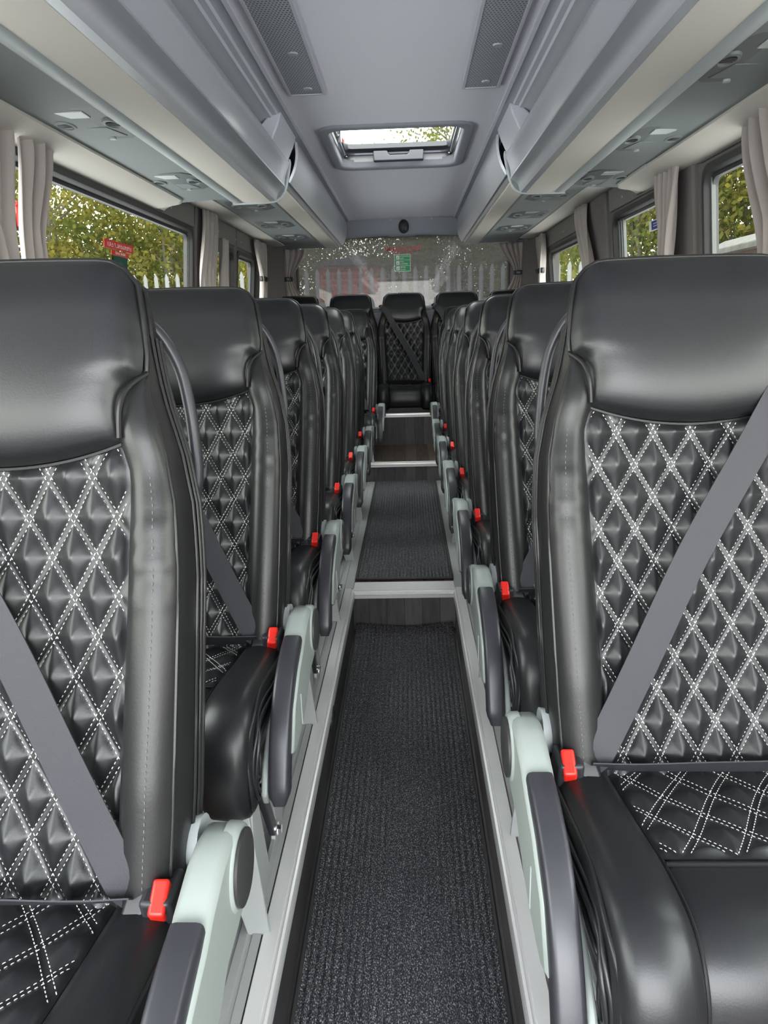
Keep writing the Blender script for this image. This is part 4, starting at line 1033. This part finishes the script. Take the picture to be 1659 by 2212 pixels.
m = MB(); m.prism([(-.045, 3.64), (.062, 3.64), (.062, 3.70), (-.045, 3.70)], 2, .062, .070); m.obj('label_plate', 'service_grey', hat, smooth=0)
m = MB(); m.prism([(-.130, .052), (-.055, .052), (-.050, .036), (-.042, .030), (.050, .030), (.058, .036), (.063, .052), (.138, .052), (.138, .0), (-.130, .0)], 1, 4.175, 4.215); m.obj('hatch_handle', 'hatch_plastic', hat, bevel=.006, seg=3, smooth=30)
for sx in (-1, 1):
    m = MB(); m.tube([(sx*.283, 3.56, .02), (sx*.283, 4.16, .035)], .007, 10); m.obj('gas_strut', 'mirror_metal', hat)
    m = MB(); m.tube([(sx*.288, 4.19, .03), (sx*.270, 4.19, .03)], .008, 10); m.obj('bolt', 'chrome', hat)
hh = empty('emergency_hammer', (-.270, 3.80, 2.13)); hh.rotation_euler = (math.radians(6), 0, 0); hh.scale = (.8, .8, .8); tag(hh, 'red emergency hammer clipped inside the left edge of the roof hatch', 'hammer')
m = MB(); m.tube([(0, -.06, 0), (0, .06, 0)], .014, 12); m.obj('handle', 'red_plastic', hh)
m = MB(); m.tube([(0, -.085, -.03), (0, -.085, .03)], .014, 10); m.tube([(0, .062, 0), (0, .072, 0)], .016, 10); m.obj('hammer_head', 'chrome', hh)
# ------------------------------------------------------------ outside
GZ = -.62
m = MB(); m.add([(-70, -40, GZ), (70, -40, GZ), (70, 90, GZ), (-70, 90, GZ)], [(0, 1, 2, 3)]); o = m.obj('ground', 'tarmac', smooth=0); tag(o, kind='structure')
# palisade fence behind the coach
FY = 10.7
fr = empty('palisade_fence', (0, FY, GZ)); tag(fr, 'grey steel palisade fence of pointed pales behind the rear window', 'fence')
def pale(x, h):
    m = MB(); pr_ = [(-.030, .006), (-.012, -.008), (.012, -.008), (.030, .006), (.012, -.002), (-.012, -.002)]
    rings = [[(x + a*k, b*k, z) for a, b in pr_] for z, k in ((0, 1), (h-.06, 1), (h, .15))]
    m.loft(rings); return m
n_ = 0
for i in range(-50, 50):
    x = i*.155; m = pale(x, 2.66); m.obj('pale', 'fence_steel', fr, smooth=20)
m = MB(); m.box(-7.8, 7.8, .01, .05, .35, .40); m.box(-7.8, 7.8, .01, .05, 2.15, 2.20); m.obj('rail', 'fence_steel', fr, smooth=0)
# brick pier with coping seen through the near right window
PX, PY_ = 3.35, 7.0
bp = empty('brick_pier', (PX, PY_, GZ)); tag(bp, 'orange brick pier with sloping concrete coping outside the near right window', 'pier')
m = MB(); m.box(-.12, .85, -.12, .85, 0, 2.45); m.obj('brickwork', 'orange_brick', bp, smooth=0)
m = MB(); 
def sq(a, b, z): return [(a, a, z), (b, a, z), (b, b, z), (a, b, z)]
m.loft([sq(-.26, .99, 2.45), sq(-.26, .99, 2.50), sq(-.10, .83, 2.59), sq(-.06, .79, 2.60)]); m.obj('coping', 'concrete', bp, smooth=0, bevel=.01)
# red brick building behind the fence
bd = empty('brick_building', (-1.63, 22.0, GZ)); tag(bd, 'small red brick building with dark pitched roof seen through the rear window', 'building')
m = MB(); m.box(-1.0, 1.0, 0, 3, 0, 3.55); m.obj('brick_wall', 'red_brick', bd, smooth=0)
m = MB(); m.prism([(-1.15, 3.55), (1.2, 3.55), (1.2, 3.62), (.4, 3.80), (-1.15, 3.66)], 1, -.2, 3.2); m.obj('roof', 'roof_slate', bd, smooth=0)

def make_tree(seed, H, RX, nleaf, matn, label, nb=9):
    rs = random.Random(seed); root = empty('tree'); tr = MB()
    top = []
    for st in range(3):
        bx, by = rs.uniform(-.5, .5), rs.uniform(-.5, .5); p = [(bx, by, 0)]; x, y = bx, by
        for k in range(1, 8):
            x += rs.uniform(-.18, .18); y += rs.uniform(-.18, .18); p.append((x, y, H*k/7.4))
        tr.tube(catmull(p, 3), [max(.012, .07*(1-k/22)) for k in range(22)], 6); top.append(p)
        for q in range(nb):
            k = rs.randint(2, 6); a = rs.uniform(0, 2*PI); L = rs.uniform(.6, RX); b = Vector(p[k]); c = b + Vector((math.cos(a)*L*.6, math.sin(a)*L*.6, L*.5)); d = c + Vector((math.cos(a+.3)*L*.5, math.sin(a+.3)*L*.5, L*.25))
            tr.tube([b, c, d], [.028, .016, .006], 5)
    tr.obj('trunk', 'bark', root, smooth=60)
    npr = np.random.RandomState(seed)
    # leaves in clusters
    ncl = 150; cl = []
    while len(cl) < ncl:
        p = npr.rand(3)*2-1
        if np.linalg.norm(p) < 1 : cl.append((p[0]*RX, p[1]*RX, H*.52 + p[2]*H*.50))
    cl = np.array(cl); idx = npr.randint(0, ncl, nleaf); c = cl[idx] + npr.normal(0, .27, (nleaf, 3))
    a = npr.normal(size=(nleaf, 3)); a /= np.linalg.norm(a, axis=1)[:, None]; b = np.cross(a, npr.normal(size=(nleaf, 3))); b /= np.linalg.norm(b, axis=1)[:, None]
    L = npr.uniform(.035, .062, (nleaf, 1)); W_ = L*.62
    V = np.empty((nleaf*4, 3)); V[0::4] = c - a*L; V[1::4] = c + b*W_; V[2::4] = c + a*L; V[3::4] = c - b*W_
    V[:, 2] = np.maximum(V[:, 2], .05)
    me = bpy.data.meshes.new('foliage'); me.vertices.add(nleaf*4); me.vertices.foreach_set('co', V.ravel()); me.loops.add(nleaf*4); me.loops.foreach_set('vertex_index', np.arange(nleaf*4))
    me.polygons.add(nleaf); me.polygons.foreach_set('loop_start', np.arange(0, nleaf*4, 4)); me.polygons.foreach_set('loop_total', np.full(nleaf, 4)); me.update(); me.validate()
    me.materials.append(MAT[matn]); fo = bpy.data.objects.new('foliage', me); C.objects.link(fo); fo.parent = root
    return root
T = [make_tree(1, 5.6, 1.7, 14000, 'leaf_yellow', ''), make_tree(2, 6.6, 1.9, 17000, 'leaf_green', ''), make_tree(3, 7.5, 2.1, 17000, 'leaf_yellow', '')]
spots = []
tl = {
 'L': [(-4.2, 13.6), (-6.4, 12.8), (-8.8, 12.2), (-5.4, 16.5), (-8.2, 16.2), (-13.5, 8.5), (-14.5, 3.0)],
 'R': [(4.1, 13.4), (6.2, 12.8), (8.6, 12.4), (5.2, 16.3), (8.0, 16.0), (13.0, 8.6), (14.3, 3.6)],
 'B': [(-1.6, 29), (1.2, 17.5), (3.0, 20.5), (-5.6, 22), (1.6, 25.5), (5.6, 24), (-3.9, 18.8), (-3.2, 27.5), (.1, 29.5)]}
ki = 0; usedT = set()
LT = {'L': ['just past the fence, in the right half of the large left window', 'past the fence, in the middle of the large left window', 'past the fence, in the left half of the large left window', 'standing further back on the right in the large left window', 'standing further back on the left in the large left window', 'off to the left, level with the last seats', 'off to the left, level with the fourth row of seats'],
 'R': ['just past the fence, seen in the third right window', 'past the fence, in the second right window beside the blue sticker', 'past the fence, behind the brick pier', 'standing further back in the third right window', 'standing further back in the second right window', 'off to the right, level with the last seats', 'off to the right, level with the fourth row of seats'],
 'B': ['behind the small red brick building', 'right of the green sign in the rear window', 'towards the right side of the rear window', 'at the far left of the rear window', 'furthest back above the middle of the fence', 'at the far right of the rear window', 'just left of the small red brick building', 'behind the left end of the red building roof', 'far behind the green sign in the rear window']}
KN = ['low yellow-leaved', 'green-leaved', 'tall yellowing']
for key, lst in tl.items():
    for j, (x, y) in enumerate(lst):
        k = (ki*7 + j) % 3; ki += 1; o = T[k] if k not in usedT else copy_tree(T[k]); usedT.add(k)
        o.location = (x, y, GZ); o.rotation_euler = (0, 0, R.uniform(0, 6)); s_ = R.uniform(.9, 1.15); o.scale = (s_, s_, s_)
        tag(o, '%s tree %s' % (KN[k], LT[key][j]), 'tree', 'trees around the coach')
# low shrubs along the foot of the far fence
def make_shrub(seed):
    o = make_tree(seed, 2.1, 1.25, 9000, 'leaf_green', '', 0); o.name = 'shrub'; return o
sh = make_shrub(11)
SL = ['leftmost', 'second from the left', 'third from the left', 'fourth, left of the middle', 'middle', 'right of the middle', 'third from the right', 'second from the right', 'rightmost']
for i in range(9):
    o = sh if i == 0 else copy_tree(sh); o.location = (-9.2 + 2.3*i, 11.75 + .15*((i*5) % 3), GZ); o.rotation_euler = (0, 0, i*1.3); s_ = .9 + .12*((i*7) % 3); o.scale = (s_, s_*.8, s_)
    tag(o, '%s low green shrub in the row behind the steel fence' % SL[i], 'shrub', 'shrubs behind the fence')
